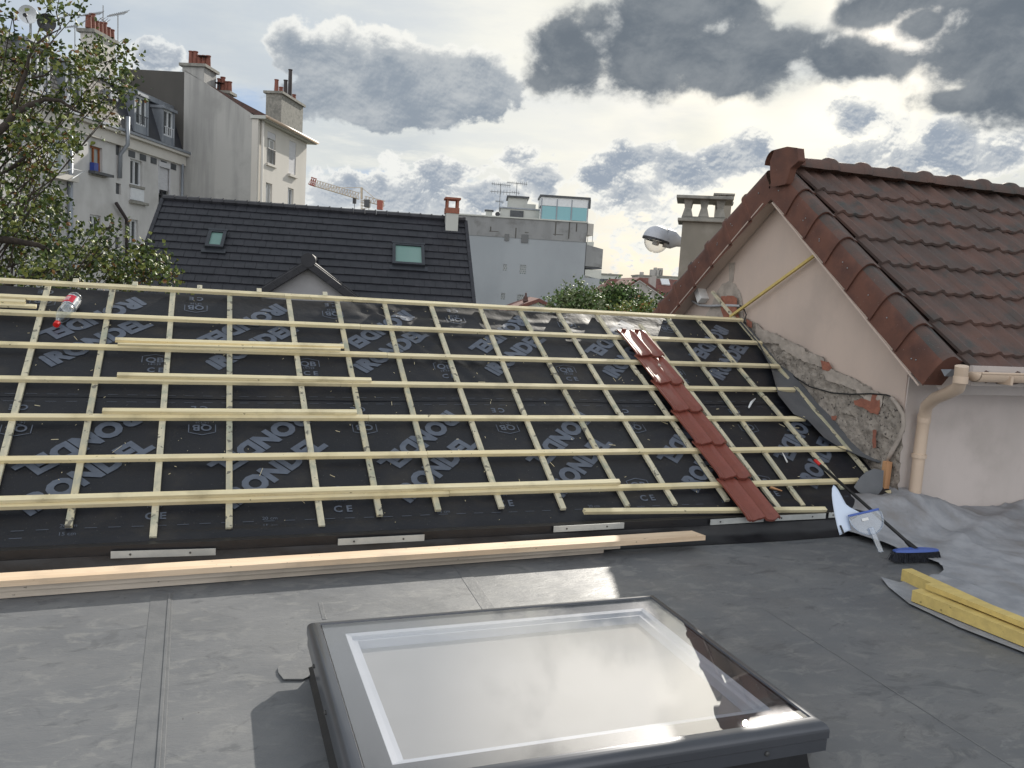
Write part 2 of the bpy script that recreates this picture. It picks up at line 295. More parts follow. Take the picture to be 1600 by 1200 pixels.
# ------------------------------------------------------------------ object helpers
ORG = {}
def tag(o, label=None, cat=None, group=None, kind=None):
    for k, v in (('label', label), ('category', cat), ('group', group), ('kind', kind)):
        if v: o[k] = v
    return o
def empty(name, loc, label, cat, group=None):
    o = bpy.data.objects.new(name, None); C.objects.link(o); o.location = loc; o.empty_display_size = .1; ORG[o.name] = V(loc); return tag(o, label, cat, group)
class MB:
    def __init__(s): s.v = []; s.f = []; s.mi = []; s.uv = {}
    def add(s, vs, fs, mi=0):
        n = len(s.v); s.v += [V(p) for p in vs]
        for f in fs: s.f.append([i+n for i in f]); s.mi.append(mi)
    def obox(s, c, ax, ay, az, mi=0):   # centre and three half vectors
        c, ax, ay, az = V(c), V(ax), V(ay), V(az)
        vs = [c+ax*i+ay*j+az*k for i in (-1, 1) for j in (-1, 1) for k in (-1, 1)]
        s.add(vs, [(0, 1, 3, 2), (4, 6, 7, 5), (0, 4, 5, 1), (2, 3, 7, 6), (0, 2, 6, 4), (1, 5, 7, 3)], mi); return s
    def box(s, a, b, mi=0):
        a, b = V(a), V(b); h = (b-a)/2; return s.obox((a+b)/2, (h.x, 0, 0), (0, h.y, 0), (0, 0, h.z), mi)
    def bar(s, p, q, w, h, up=(0, 0, 1), mi=0):
        p, q = V(p), V(q); d = (q-p); L_ = d.length; d.normalize(); sd = d.cross(V(up)).normalized(); u = sd.cross(d)
        return s.obox((p+q)/2, d*L_/2, sd*w/2, u*h/2, mi)
    def tube(s, pts, r, seg=8, mi=0, caps=True):
        pts = [V(p) for p in pts]; n = len(pts); rs = r if isinstance(r, (list, tuple)) else [r]*n
        base = len(s.v); prev = None
        for i, p in enumerate(pts):
            d = (pts[min(i+1, n-1)]-pts[max(i-1, 0)]).normalized()
            if prev is None:
                a = V((0, 0, 1)) if abs(d.z) < .9 else V((1, 0, 0)); sx = d.cross(a).normalized()
            else: sx = (prev-d*prev.dot(d)).normalized()
            prev = sx; sy = d.cross(sx)
            for k in range(seg): t = 2*math.pi*k/seg; s.v.append(p+(sx*math.cos(t)+sy*math.sin(t))*rs[i])
        for i in range(n-1):
            for k in range(seg):
                a = base+i*seg+k; b = base+i*seg+(k+1) % seg; s.f.append([a, b, b+seg, a+seg]); s.mi.append(mi)
        if caps:
            s.f.append([base+k for k in range(seg)][::-1]); s.mi.append(mi); s.f.append([base+(n-1)*seg+k for k in range(seg)]); s.mi.append(mi)
        return s
    def lathe(s, c, prof, seg=16, axis=(0, 0, 1), mi=0):   # prof: (radius, distance along the axis)
        c = V(c); ax = V(axis).normalized(); a = V((0, 0, 1)) if abs(ax.z) < .9 else V((1, 0, 0)); sx = ax.cross(a).normalized(); sy = ax.cross(sx); base = len(s.v)
        for r_, z in prof:
            for k in range(seg): t = 2*math.pi*k/seg; s.v.append(c+ax*z+(sx*math.cos(t)+sy*math.sin(t))*r_)
        for i in range(len(prof)-1):
            for k in range(seg):
                a_ = base+i*seg+k; b = base+i*seg+(k+1) % seg; s.f.append([a_, b, b+seg, a_+seg]); s.mi.append(mi)
        return s
    def prism(s, outline, vec, holes=(), mi=0, back=True):  # outline: 3-d points in a plane, extruded along vec
        vec = V(vec); loops = [[V(p) for p in outline]]+[[V(p) for p in h] for h in holes]; flat = [p for l in loops for p in l]; n = len(flat)
        tris = [list(t) for t in tessellate_polygon(loops)]
        nrm = V((0, 0, 0))
        for i in range(len(loops[0])): nrm += loops[0][i].cross(loops[0][(i+1) % len(loops[0])])
        out = []
        for t in tris:
            fn = (flat[t[1]]-flat[t[0]]).cross(flat[t[2]]-flat[t[0]])
            if fn.dot(vec) > 0: t = t[::-1]
            out.append(t)
        s.add(flat, out, mi)
        if back: s.add([p+vec for p in flat], [t[::-1] for t in out], mi)
        k = 0
        for l in loops:
            m_ = len(l); vs = l+[p+vec for p in l]; s.add(vs, [(i, (i+1) % m_, (i+1) % m_+m_, i+m_) for i in range(m_)], mi); k += m_
        return s
    def build(s, name, mats, parent=None, smooth=False, bevel=0, label=None, uvs=None):
        me = bpy.data.meshes.new(name); o_ = ORG[parent.name] if parent is not None else V((0, 0, 0))
        if parent is None and s.v:
            o_ = sum(s.v, V((0, 0, 0)))/len(s.v); o_.z = min(p.z for p in s.v)
        me.from_pydata([tuple(p-o_) for p in s.v], [], s.f)
        if not isinstance(mats, (list, tuple)): mats = [mats]
        for m_ in mats: me.materials.append(MAT[m_] if isinstance(m_, str) else m_)
        me.polygons.foreach_set('material_index', s.mi)
        if uvs is not None:
            l = me.uv_layers.new(name='UVMap')
            for poly in me.polygons:
                for li in poly.loop_indices: l.data[li].uv = uvs(V(me.vertices[me.loops[li].vertex_index].co)+o_)
        bm = bmesh.new(); bm.from_mesh(me)
        if s.norm: bmesh.ops.recalc_face_normals(bm, faces=bm.faces)
        bm.to_mesh(me); bm.free()
        if smooth: me.polygons.foreach_set('use_smooth', [True]*len(me.polygons))
        o = bpy.data.objects.new(name, me); C.objects.link(o)
        if parent is not None: o.parent = parent; ORG[o.name] = ORG[parent.name]
        else: o.location = o_; ORG[o.name] = o_
        if smooth == 'auto':
            m_ = o.modifiers.new('es', 'EDGE_SPLIT'); m_.split_angle = R(38)
        if bevel:
            m_ = o.modifiers.new('bevel', 'BEVEL'); m_.width = bevel; m_.segments = 2; m_.limit_method = 'ANGLE'
        if label: o['label'] = label
        return o
    norm = True

# facade frames: u along the wall, v = world height, d = out of the wall towards us
class Fr:
    def __init__(s, O, az):
        s.O = V((O[0], O[1], 0)); a = R(az); s.r = V((math.sin(a), math.cos(a), 0)); s.n = V((s.r.y, -s.r.x, 0))
    def P(s, u, v, d=0): return s.O+s.r*u+s.n*d+V((0, 0, v))
    def uv(s, px, py, d=0): q = onP(px, py, s.O+s.n*d, s.n)-s.O; return q.dot(s.r), q.z
    def at(s, px, py, w=None, h=None, d=0):  # rectangle centred on a pixel, size in px
        u, v = s.uv(px, py, d); u0 = s.uv(px-w/2, py, d)[0]; u1 = s.uv(px+w/2, py, d)[0]; v0 = s.uv(px, py+h/2, d)[1]; v1 = s.uv(px, py-h/2, d)[1]; return u0, u1, v0, v1
    def rect(s, r, d=0): u0, u1, v0, v1 = r; return [s.P(u0, v0, d), s.P(u1, v0, d), s.P(u1, v1, d), s.P(u0, v1, d)]
    def box(s, m, u0, u1, v0, v1, d0, d1, mi=0):
        m.obox(s.P((u0+u1)/2, (v0+v1)/2, (d0+d1)/2), s.r*(u1-u0)/2, s.n*(d1-d0)/2, V((0, 0, (v1-v0)/2)), mi); return m

def window(F, r, par, frame='whitefrm', pane='pane', sill=True, muntin=1, transom=(), inset=.16, fw=.07, sillmat='stone', lintel=None, name='window', mold=0):
    u0, u1, v0, v1 = r; m = MB(); d0, d1 = -inset-.02, -inset+.05
    F.box(m, u0, u0+fw, v0, v1, d0, d1); F.box(m, u1-fw, u1, v0, v1, d0, d1); F.box(m, u0+fw, u1-fw, v0, v0+fw, d0, d1); F.box(m, u0+fw, u1-fw, v1-fw, v1, d0, d1)
    for k in range(muntin): uc = u0+(u1-u0)*(k+1)/(muntin+1); F.box(m, uc-fw*.55, uc+fw*.55, v0+fw, v1-fw, d0, d1+.01)
    for t in transom: vc = v0+(v1-v0)*t; F.box(m, u0+fw, u1-fw, vc-.025, vc+.025, d0, d1)
    w = m.build(name, frame, par)
    p = MB(); F.box(p, u0+fw*.5, u1-fw*.5, v0+fw*.5, v1-fw*.5, d0-.015, d0+.02); p.build('pane', pane, w)
    if sill: q = MB(); F.box(q, u0-.08, u1+.08, v0-.11, v0-.003, -inset+.06, .09); q.build('sill', sillmat, w)
    return w

def wall_prism(F, outline, d1, holes=(), mats='wallA', par=None, name='wall', reveal=.25, label=None):
    """outline in (u,v); front face with openings, sides and back; each opening gets reveals and a backing."""
    m = MB(); fo = [F.P(u, v) for u, v in outline]; hs = [F.rect(h) for h in holes]
    loops = [fo]+hs; flat = [p for l in loops for p in l]; m.add(flat, [list(t) for t in tessellate_polygon(loops)])
    n = len(fo); bk = [p-F.n*d1 for p in fo]; m.add(fo+bk, [(i, (i+1) % n, (i+1) % n+n, i+n) for i in range(n)]); m.add(bk, [list(t) for t in tessellate_polygon([bk])])
    for h in hs:
        b = [p-F.n*reveal for p in h]; m.add(h+b, [(i, (i+1) % 4, (i+1) % 4+4, i+4) for i in range(4)]); m.add(b, [(0, 1, 2, 3)])
    m.norm = False
    return m.build(name, mats, par, label=label)

def uv_plane(F): return lambda p: ((p-F.O).dot(F.r), p.z)

# tiled slope: o = upper left corner, ax = along the eave (unit), dn = down the slope (unit), nr = outward normal
def tiled(name, o, ax, dn, nr, W, Lg, gauge, tw, prof, th, lift, mat_, par, seg=8, jitter=.004, flat_joint=False, smooth='auto', stagger=.0, label=None):
    o, ax, dn, nr = V(o), V(ax).normalized(), V(dn).normalized(), V(nr).normalized(); m = MB(); nrow = int(math.ceil(Lg/gauge)); rnd = random.Random(hash(name) % 997 if False else 5)
    ncol = int(math.ceil(W/tw))
    for rw in range(nrow):
        s0 = rw*gauge; s1 = min((rw+1)*gauge, Lg)+.03; off = stagger*tw*(rw % 2)
        for c in range(ncol+(1 if stagger else 0)):
            x0 = c*tw-off; x1 = x0+tw
            j = rnd.uniform(-jitter, jitter); sj = rnd.uniform(-jitter, jitter)*1.2
            xa, xb = max(x0, 0), min(x1, W)
            if xb-xa < .02: continue
            g = .004 if flat_joint else 0
            xs = [xa+g+(xb-xa-2*g)*i/seg for i in range(seg+1)]; top = []; bot = []; lip = []
            for x in xs:
                h = prof(((x-x0)/tw)); top.append(o+ax*x+dn*s0+nr*(h+.002)); bot.append(o+ax*x+dn*(s1+sj)+nr*(h+lift+j)); lip.append(o+ax*x+dn*(s1+sj+.004)+nr*(h*.9+lift+j-th))
            n = len(xs); vs = top+bot+lip; fs = [(i, i+1, n+i+1, n+i) for i in range(n-1)]+[(n+i, n+i+1, 2*n+i+1, 2*n+i) for i in range(n-1)]
            # side faces close the tile ends
            m.add(vs, fs)
            m.add([top[0], bot[0], lip[0], top[0]-nr*.02], [(0, 1, 2, 3)]); m.add([top[-1], bot[-1], lip[-1], top[-1]-nr*.02], [(0, 1, 2, 3)])
    m.norm = False
    # deck below the tiles
    m.add([o-nr*.03, o+ax*W-nr*.03, o+ax*W+dn*Lg-nr*.03, o+dn*Lg-nr*.03], [(0, 1, 2, 3)])
    ob = m.build(name, mat_, par, smooth=False, label=label)
    return ob

def smooth_by_angle(o, a=40):
    me = o.data; me.polygons.foreach_set('use_smooth', [True]*len(me.polygons)); m_ = o.modifiers.new('es', 'EDGE_SPLIT'); m_.split_angle = R(a)

GZ = -5.0   # ground level (the eye is the origin)

# ------------------------------------------------------------------ ground
g = MB(); g.add([(-600, -100, GZ), (900, -100, GZ), (900, 1500, GZ), (-600, 1500, GZ)], [(0, 1, 2, 3)]); tag(g.build('ground', 'ground'), kind='structure')
g = MB(); g.add([(7.5, 9.6, GZ+.004), (60, 60, GZ+.004), (57, 64, GZ+.004), (3, 12.5, GZ+.004)], [(0, 1, 2, 3)]); tag(g.build('road', 'road'), kind='structure')

# ================================================================== flat roof we stand on
FZ = -1.62
SKC = [onZ(480, 970, -1.41), onZ(1020, 925, -1.41), onZ(1300, 1128, -1.41)]
SX0, SX1 = SKC[0].x, (SKC[1].x+SKC[2].x)/2; SY1 = (SKC[0].y+SKC[1].y)/2; SY0 = SKC[2].y
flat = empty('flat_roof', (0, 2, FZ), 'grey rubber membrane flat roof in the foreground around the large skylight', 'flat roof')
m = MB()
out = [V((-7, -3, FZ)), V((9, -3, FZ)), V((9, 4.86, FZ)), V((5.0, 4.86, FZ)), V((5.0, 4.6, FZ)), V((-7, 4.6, FZ))]
ci = .07
hole = [V((SX0+ci, SY0+ci, FZ)), V((SX1-ci, SY0+ci, FZ)), V((SX1-ci, SY1-ci, FZ)), V((SX0+ci, SY1-ci, FZ))]
m.prism(out, (0, 0, -.05), [hole]); m.build('membrane', 'epdm', flat)
m = MB(); m.box((-7, -3, GZ), (9, 4.55, FZ-.06)); 
w_ = MB()
for a, b in (((-7, -3), (9, -2.8)), ((-7, -2.8), (-6.8, 4.6)), ((-6.8, 4.4), (4.9, 4.6)), ((8.8, -2.8), (9, 4.8))): w_.box((*a, GZ), (*b, FZ-.052))
w_.build('wall', 'render2', flat)
# membrane seams (raised tape strips)
def strip_on_roof(p, q, w, dz, name='seam', mt='seam', par=flat, h=.0007):
    a, b = onZ(*p, FZ), onZ(*q, FZ); d = (b-a); d.z = 0; L_ = d.length; d.normalize(); n = V((-d.y, d.x, 0))
    mm = MB(); mm.obox((a+b)/2+V((0, 0, dz)), d*L_/2, n*w/2, V((0, 0, h))); return mm.build(name, mt, par, bevel=.002)
strip_on_roof((253, 928), (224, 1290), .10, .001)
strip_on_roof((265, 928), (240, 1290), .012, .005)
strip_on_roof((714, 878), (766, 955), .07, .001)
strip_on_roof((1195, 952), (1640, 1235), .008, .001)
strip_on_roof((500, 941), (507, 968), .02, .001)
# upstand between the flat roof and the pitched roof
m = MB(); m.box((-7, 4.605, FZ-.1), (4.98, 4.66, -1.47)); m.build('upstand', 'black', flat)
m = MB()
prof_w = lambda x: .006*math.sin(x*9)+.004*math.sin(x*23)
vs = []; nx = 160
for i in range(nx+1):
    x = -7+12*i/nx; vs += [V((x, 4.60, -1.52)), V((x, 4.592+prof_w(x), -1.57)), V((x, 4.575+prof_w(x+1), -1.60)), V((x, 4.50+.012*math.sin(x*3.1), FZ+.004))]
m.add(vs, [(i*4+k, i*4+4+k, i*4+5+k, i*4+1+k) for i in range(nx) for k in range(3)]); m.build('upstand_skirt', 'black', flat, smooth=True)

# ================================================================== skylight
sky_t = empty('skylight', ((SX0+SX1)/2, (SY0+SY1)/2, FZ), 'large rectangular flat skylight with dark metal frame and mirror-like glass', 'skylight')
TZ = -1.41
def ring(m, x0, x1, y0, y1, w, z0, z1, mi=0):
    m.box((x0, y0, z0), (x1, y0+w, z1), mi); m.box((x0, y1-w, z0), (x1, y1, z1), mi); m.box((x0, y0+w, z0), (x0+w, y1-w, z1), mi); m.box((x1-w, y0+w, z0), (x1, y1-w, z1), mi)
m = MB(); ring(m, SX0+.05, SX1-.05, SY0+.05, SY1-.05, .06, FZ+.003, TZ-.085); m.build('curb', 'black', sky_t)
# curb flashing skirt flaring onto the roof
m = MB()
a0, a1, b0, b1 = SX0+.048, SX1-.048, SY0+.048, SY1-.048; e = .045
top = [(a0, b0), (a1, b0), (a1, b1), (a0, b1)]; bot = [(a0-e, b0-e), (a1+e, b0-e), (a1+e, b1+e), (a0-e, b1+e)]
vs = [V((x, y, TZ-.12)) for x, y in top]+[V((x*.75+X*.25, y*.75+Y*.25, FZ+.03)) for (x, y), (X, Y) in zip(top, bot)]+[V((x, y, FZ+.003)) for x, y in bot]
m.add(vs, [(k*4+i, k*4+(i+1) % 4, k*4+4+(i+1) % 4, k*4+4+i) for k in range(2) for i in range(4)]); m.build('flashing', 'black', sky_t, smooth=False)
# rounded cap frame: swept profile with mitred corners
def sweep_ring(x0, x1, y0, y1, prof, name, mt, par):
    mm = MB(); vs = []; n = len(prof)
    for cx, cy, sx, sy in ((x0, y0, 1, 1), (x1, y0, -1, 1), (x1, y1, -1, -1), (x0, y1, 1, -1)):
        for d, z in prof: vs.append(V((cx+sx*d, cy+sy*d, z)))
    fs = [(c*n+i, c*n+i+1, ((c+1) % 4)*n+i+1, ((c+1) % 4)*n+i) for c in range(4) for i in range(n-1)]
    mm.add(vs, fs); return mm.build(name, mt, par)
arc = [(.042*(1-math.sin(t))+.0, TZ-.034+.034*math.cos(t)) for t in [math.pi/2*(1-k/7) for k in range(8)]]
capo = sweep_ring(SX0, SX1, SY0, SY1, [(.052, TZ-.105), (.004, TZ-.105), (.004, TZ-.062), (0, TZ-.058), (0, TZ-.034)]+arc+[(.046, TZ+.001), (.050, TZ-.006)], 'frame', 'cap', sky_t)
smooth_by_angle(capo, 30)
GX0, GX1, GY0, GY1 = SX0+.05, SX1-.05, SY0+.05, SY1-.05
m = MB(); ring(m, GX0+.001, GX1-.001, GY0+.001, GY1-.001, .085, TZ-.022, TZ-.012); m.build('enamel_border', 'enamel', sky_t)
sweep_ring(GX0+.085, GX1-.085, GY0+.085, GY1-.085, [(0, TZ-.012), (.022, TZ-.016), (.026, TZ-.026), (.044, TZ-.028), (.048, TZ-.044), (.055, TZ-.060)], 'liner', 'liner', sky_t)
m = MB(); m.box((GX0+.12, GY0+.12, TZ-.072), (GX1-.12, GY1-.12, TZ-.058)); m.build('blind', 'frost_white', sky_t)
m = MB(); m.box((GX0+.002, GY0+.002, TZ-.010), (GX1-.002, GY1-.002, TZ-.003)); m.build('glass_pane', 'skyglass', sky_t)
for i in range(4):
    x = SX0+.25+(SX1-SX0-.5)*i/3; m = MB(); m.lathe((x, SY0+.005, TZ-.08), [(.009, 0), (.009, -.006), (.004, -.009), (0, -.009)], 8, (0, 1, 0)); m.build('screw', 'screw', sky_t)
for i in range(3):
    y = SY0+.25+(SY1-SY0-.5)*i/2; m = MB(); m.lathe((SX0+.005, y, TZ-.08), [(.009, 0), (.009, -.006), (.004, -.009), (0, -.009)], 8, (1, 0, 0)); m.build('screw', 'screw', sky_t)
def patch(pts, name='corner_patch', z=.005, par=sky_t, mt='epdm', th=.004):
    mm = MB(); mm.prism([onZ(x, y, FZ+z)+V((0, 0, th)) for x, y in pts], (0, 0, -th)); return mm.build(name, mt, par)
patch([(434, 1045), (440, 1036), (452, 1024), (478, 1015), (492, 1012), (500, 1050), (474, 1062), (443, 1062), (435, 1052)])
patch([(1272, 1172), (1292, 1176), (1305, 1183), (1318, 1200), (1300, 1225), (1240, 1230)])

# ================================================================== pitched roof
A = R(29.0616); RD, RH = 6.91626, -.188144
cA, sA = math.cos(A), math.sin(A)
RN = V((0, -sA, cA)); RDN = V((0, -cA, -sA))
def RP(x, s, off=0): return V((x, RD, RH))+RDN*s+RN*off
def rst(px, py, off=0):
    p0 = RP(0, 0, off); q = onP(px, py, p0, RN)-p0; return q.x, q.dot(RDN)
UO = -.045
def wr(x, s):
    n = mnoise.noise(V((x*2.2, s*2.6, 3.1)))*.006+mnoise.noise(V((x*.9+4, s*7, 1)))*.004
    k = max(0, 1-abs(s-.12)/.28)*max(0, min(1, (x-.6)/.5))*max(0, min(1, (3.6-x)/.5))
    n += k*.016*mnoise.noise(V((x*1.7, s*11, 9)))+k*.008*mnoise.noise(V((x*6, s*5, 2)))
    k2 = math.exp(-((x-1.35-.55*(s-.1))/.25)**2)*max(0, 1-abs(s-.6)/.75); n += k2*.009*math.sin((x-.55*s)*38)
    return n
pr = empty('pitched_roof', RP(1.5, 1.3, -.2), 'low pitched roof covered in black printed underlay and a grid of pale timber battens', 'roof')
XL, XR = -3.6, 4.95
edge_px = [(0, 872), (100, 868), (200, 862), (290, 859), (380, 854), (480, 848), (570, 842), (660, 836), (780, 826), (900, 820), (1000, 816), (1110, 811), (1200, 806), (1260, 802), (1300, 800)]
edge = [rst(x, y, UO) for x, y in edge_px]; edge = [(XL, edge[0][1])]+edge+[(5.0, edge[-1][1])]
def edge_s(x):
    for (a, sa), (b, sb) in zip(edge, edge[1:]):
        if a <= x <= b: return sa+(sb-sa)*(x-a)/(b-a)
    return edge[-1][1]
def hipx(s): return XR
def sheet(s_a, s_b, lift, name, bottom=False):
    m = MB(); nx, ns = 300, 56; vs = []
    for i in range(nx+1):
        x = XL+(XR-XL)*i/nx; se = edge_s(x) if bottom else s_b+.006*math.sin(x*2.1)
        for k in range(ns+1):
            s = s_a+(se-s_a)*k/ns; e_ = 0
            if bottom:
                t = max(0, (s-(se-.16))/.16); e_ = .012*math.sin(math.pi*t)*(1+.6*math.sin(x*1.7+1))
            vs.append(RP(x, s, UO+lift+wr(x, s)*(1 if k < ns else .6)+e_))
        if bottom: p = vs[-1]; vs.append(p+V((0, .004, -.022)))
    c = ns+1+(1 if bottom else 0)
    m.add(vs, [(i*c+k, (i+1)*c+k, (i+1)*c+k+1, i*c+k+1) for i in range(nx) for k in range(c-1)]); return m.build(name, 'underlay', pr, smooth=True)
low = sheet(1.15, 2.6, -.004, 'underlay', True); upp = sheet(-.02, 1.315, 0, 'underlay')
# the deck and rear of the roof body
m = MB(); m.prism([RP(XL, -.03, UO-.02), RP(XL, 2.55, UO-.02), V((XL, 4.68, -1.66)), V((XL, 4.68, GZ)), V((XL, 9.2, GZ)), V((XL, 9.2, -1.35)), V((XL, RD+.05, RH-.09))], (XR-XL+.02, 0, 0)); m.build('roof_body', 'black', pr)
# printing on the underlay
curve_cache = {}
def text_pts(txt, size, offset=0.0, sp=1.0, shear=0.):
    key = (txt, size, offset, sp)
    if key in curve_cache: return curve_cache[key]
    cu = bpy.data.curves.new('t', 'FONT'); cu.body = txt; cu.size = size; cu.offset = offset; cu.space_character = sp; cu.align_x = 'CENTER'; cu.resolution_u = 3; cu.shear = shear
    ob = bpy.data.objects.new('t', cu); C.objects.link(ob); bpy.context.view_layer.update()
    me = bpy.data.meshes.new_from_object(ob.evaluated_get(bpy.context.evaluated_depsgraph_get()))
    bm = bmesh.new(); bm.from_mesh(me); bmesh.ops.triangulate(bm, faces=bm.faces)
    for _ in range(3):
        es = [e for e in bm.edges if e.calc_length() > .045]
        if es: bmesh.ops.subdivide_edges(bm, edges=es, cuts=1); bmesh.ops.triangulate(bm, faces=[f for f in bm.faces if len(f.verts) > 3])
    vs = [v.co.copy() for v in bm.verts]; fs = [[v.index for v in f.verts] for f in bm.faces]
    bm.verts.index_update(); fs = [[v.index for v in f.verts] for f in bm.faces]
    bm.free(); bpy.data.objects.remove(ob); bpy.data.curves.remove(cu); bpy.data.meshes.remove(me)
    curve_cache[key] = (vs, fs); return vs, fs
def put_text(m, txt, cx, cs, ang, size, lift, offset=0., sp=1., wscale=1.):
    vs, fs = text_pts(txt, size, offset, sp)
    ymid = size*.35; ca, sa = math.cos(ang), math.sin(ang); out = []
    for v in vs:
        a, b = v.x*wscale, v.y-ymid; x = cx+a*ca-b*sa; s = cs-(a*sa+b*ca); out.append(RP(x, s, UO+lift+wr(x, s)))
    keep = []
    for f in fs:
        xs = [out[i].x for i in f]
        if max(xs) < XR-.01 and min(xs) > XL: keep.append(f)
    m.add(out, keep)
def qb_sign(m, cx, cs, flip, lift):
    a = math.pi if flip else 0; f = -1 if flip else 1
    put_text(m, 'QB', cx, cs, a, .085, lift, .002)
    put_text(m, '14-129', cx, cs+f*.055, a, .030, lift, .0005)
    # house-shaped bracket
    def seg(x0, s0, x1, s1, w=.006):
        p = V((x0, s0, 0)); q = V((x1, s1, 0)); d = (q-p).normalized(); n = V((-d.y, d.x, 0))*w/2
        pts = [p+n, q+n, q-n, p-n]; m.add([RP(cx+f*t.x, cs+f*t.y, UO+lift+wr(cx+f*t.x, cs+f*t.y)) for t in pts], [(0, 1, 2, 3)])
    seg(-.075, -.045, 0, -.068); seg(0, -.068, .075, -.045); seg(-.08, -.045, -.08, .035); seg(.08, -.045, .08, .035)
m = MB(); TH = R(43)
for k in range(-2, 5):
    X = 1.034*k
    for (cx, cs, lf) in ((.285, .665, .004), (.375, 2.03, .0005)):
        put_text(m, 'iRONDEL', cx+X, cs, TH, .188, lf, .0112, 1.02, 1.0)
        put_text(m, 'iRONDEL', cx+X-.045, cs-.285, TH+math.pi, .188, lf, .0112, 1.02, 1.0)
    lf = .004; qb_sign(m, -.37+X, .885, False, lf); put_text(m, 'C E', -.36+X, 1.005, 0, .07, lf, .002)
    qb_sign(m, -.12+X, .175, True, lf); put_text(m, 'C E', -.12+X, .045, math.pi, .07, lf, .002)
    lf = .0005; qb_sign(m, -.05+X, 1.62, True, lf); put_text(m, 'C E', -.07+X, 1.42, math.pi, .07, lf, .002)
    qb_sign(m, -.29+X, 2.255, False, lf); put_text(m, 'C E', -.28+X, 2.385, 0, .075, lf, .002)
    put_text(m, '20 cm', .33+X, 2.44, 0, .035, lf); put_text(m, '15 cm', .33+X, 2.50, 0, .035, lf)
m.norm = False; m.build('printed_lettering', 'print_', low)
m = MB()
x = XL+.1
while x < XR-.2:
    for s, lf, w in ((2.462, .0005, .003), (2.515, .0005, .003), (1.285, .004, .0025), (1.355, .0005, .0025), (1.10, .004, .0015)):
        m.add([RP(a, b, UO+lf+wr(a, b)) for a, b in ((x, s), (x+.06, s), (x+.06, s+w), (x, s+w))], [(0, 1, 2, 3)])
    x += .115
m.norm = False; m.build('dashed_guide_lines', 'print_', low)
# counter battens (up the slope) and battens (along it)
cpx = {0: [(76, 442), (-24, 822)], 1: [(175, 455), (107, 821)], 2: [(270, 457), (239, 838)], 3: [(359, 462), (358, 824)], 4: [(451, 467), (503, 821)], 5: [(527, 470), (594, 804)], 6: [(602, 477), (685, 796)], 7: [(675, 480), (784, 792)],
       8: [(752, 484), (881, 794)], 9: [(814, 486), (982, 790)], 10: [(874, 490), (1054, 787)], 11: [(934, 492), (1136, 781)], 12: [(1000, 506), (1217, 792)], 13: [(1044, 497), (1256, 789)], 14: [(1092, 500), (1317, 762)], 15: [(1157, 502), (1354, 736)]}
rnd = random.Random(3)
for k in sorted(cpx):
    (xa, s0), (xb, s1) = rst(*cpx[k][0], -.02), rst(*cpx[k][1], -.02)
    if k == 12: s0 += 0
    else: s0 = -.03
    spl = rnd.uniform(.8, 1.7); m = MB()
    def cb(sa, sb, dx):
        fa, fb = (sa-0)/2.5, (sb-0)/2.5; m.obox((RP(xa+(xb-xa)*fa+dx, sa, -.0305)+RP(xa+(xb-xa)*fb+dx, sb, -.0305))/2, (RP(xa+(xb-xa)*fb, sb)-RP(xa+(xb-xa)*fa, sa))/2, (.0185, 0, 0), RN*.0105)
    if k in (10, 11, 14): cb(s0, spl, 0); cb(spl+.004, s1, .009)
    else: cb(s0, s1, 0)
    m.build('counter_batten', rnd.choice(('counter', 'counter_b')), pr, bevel=.0015)
bpx = {0: [(0, 438), (1160, 500)], 1: [(0, 488), (1190, 536)], 2: [(0, 538), (1217, 572)], 3: [(0, 592), (1241, 609)], 4: [(0, 651), (1257, 654)], 5: [(0, 718), (1320, 701)], 6: [(0, 790), (1342, 751)]}
BO = -.006
for k in bpx:
    (xa, s0), (xb, s1) = rst(*bpx[k][0], BO), rst(*bpx[k][1], BO)
    sl_ = (s1-s0)/(xb-xa)
    x0 = xa
    segs = [XL, xa+rnd.uniform(1.6, 2.6), xb]
    for i in range(2):
        a_, b_ = segs[i]+(.002 if i else 0), segs[i+1]; sa_, sb_ = s0+sl_*(a_-xa), s0+sl_*(b_-xa); dj = rnd.uniform(-.004, .004)
        m = MB(); m.obox((RP(a_, sa_+dj, BO)+RP(b_, sb_+dj, BO))/2, (RP(b_, sb_)-RP(a_, sa_))/2, RDN*.0195, RN*.0135); m.build('batten', rnd.choice(('batten', 'batten_b', 'batten_c')), pr, bevel=.002)
# metal clamping strips along the lower edge
for (xa, ya, xb, yb) in ((173, 867, 337, 862), (528, 847, 663, 840), (865, 827, 975, 821), (1110, 816, 1193, 811), (1205, 810, 1290, 806), (1295, 805, 1330, 803)):
    a, b = onY(xa, ya, 4.585), onY(xb, yb, 4.585); m = MB(); m.obox((a+b)/2, (b-a)/2, (0, .002, 0), (0, 0, .019)); st = m.build('clamping_strip', 'strip', pr)
    q = MB()
    for t in (.18, .75): p = a+(b-a)*t; q.lathe(p+V((0, -.001, 0)), [(.006, 0), (.006, -.004), (0, -.004)], 8, (0, 1, 0))
    q.build('screw', 'screw', st)
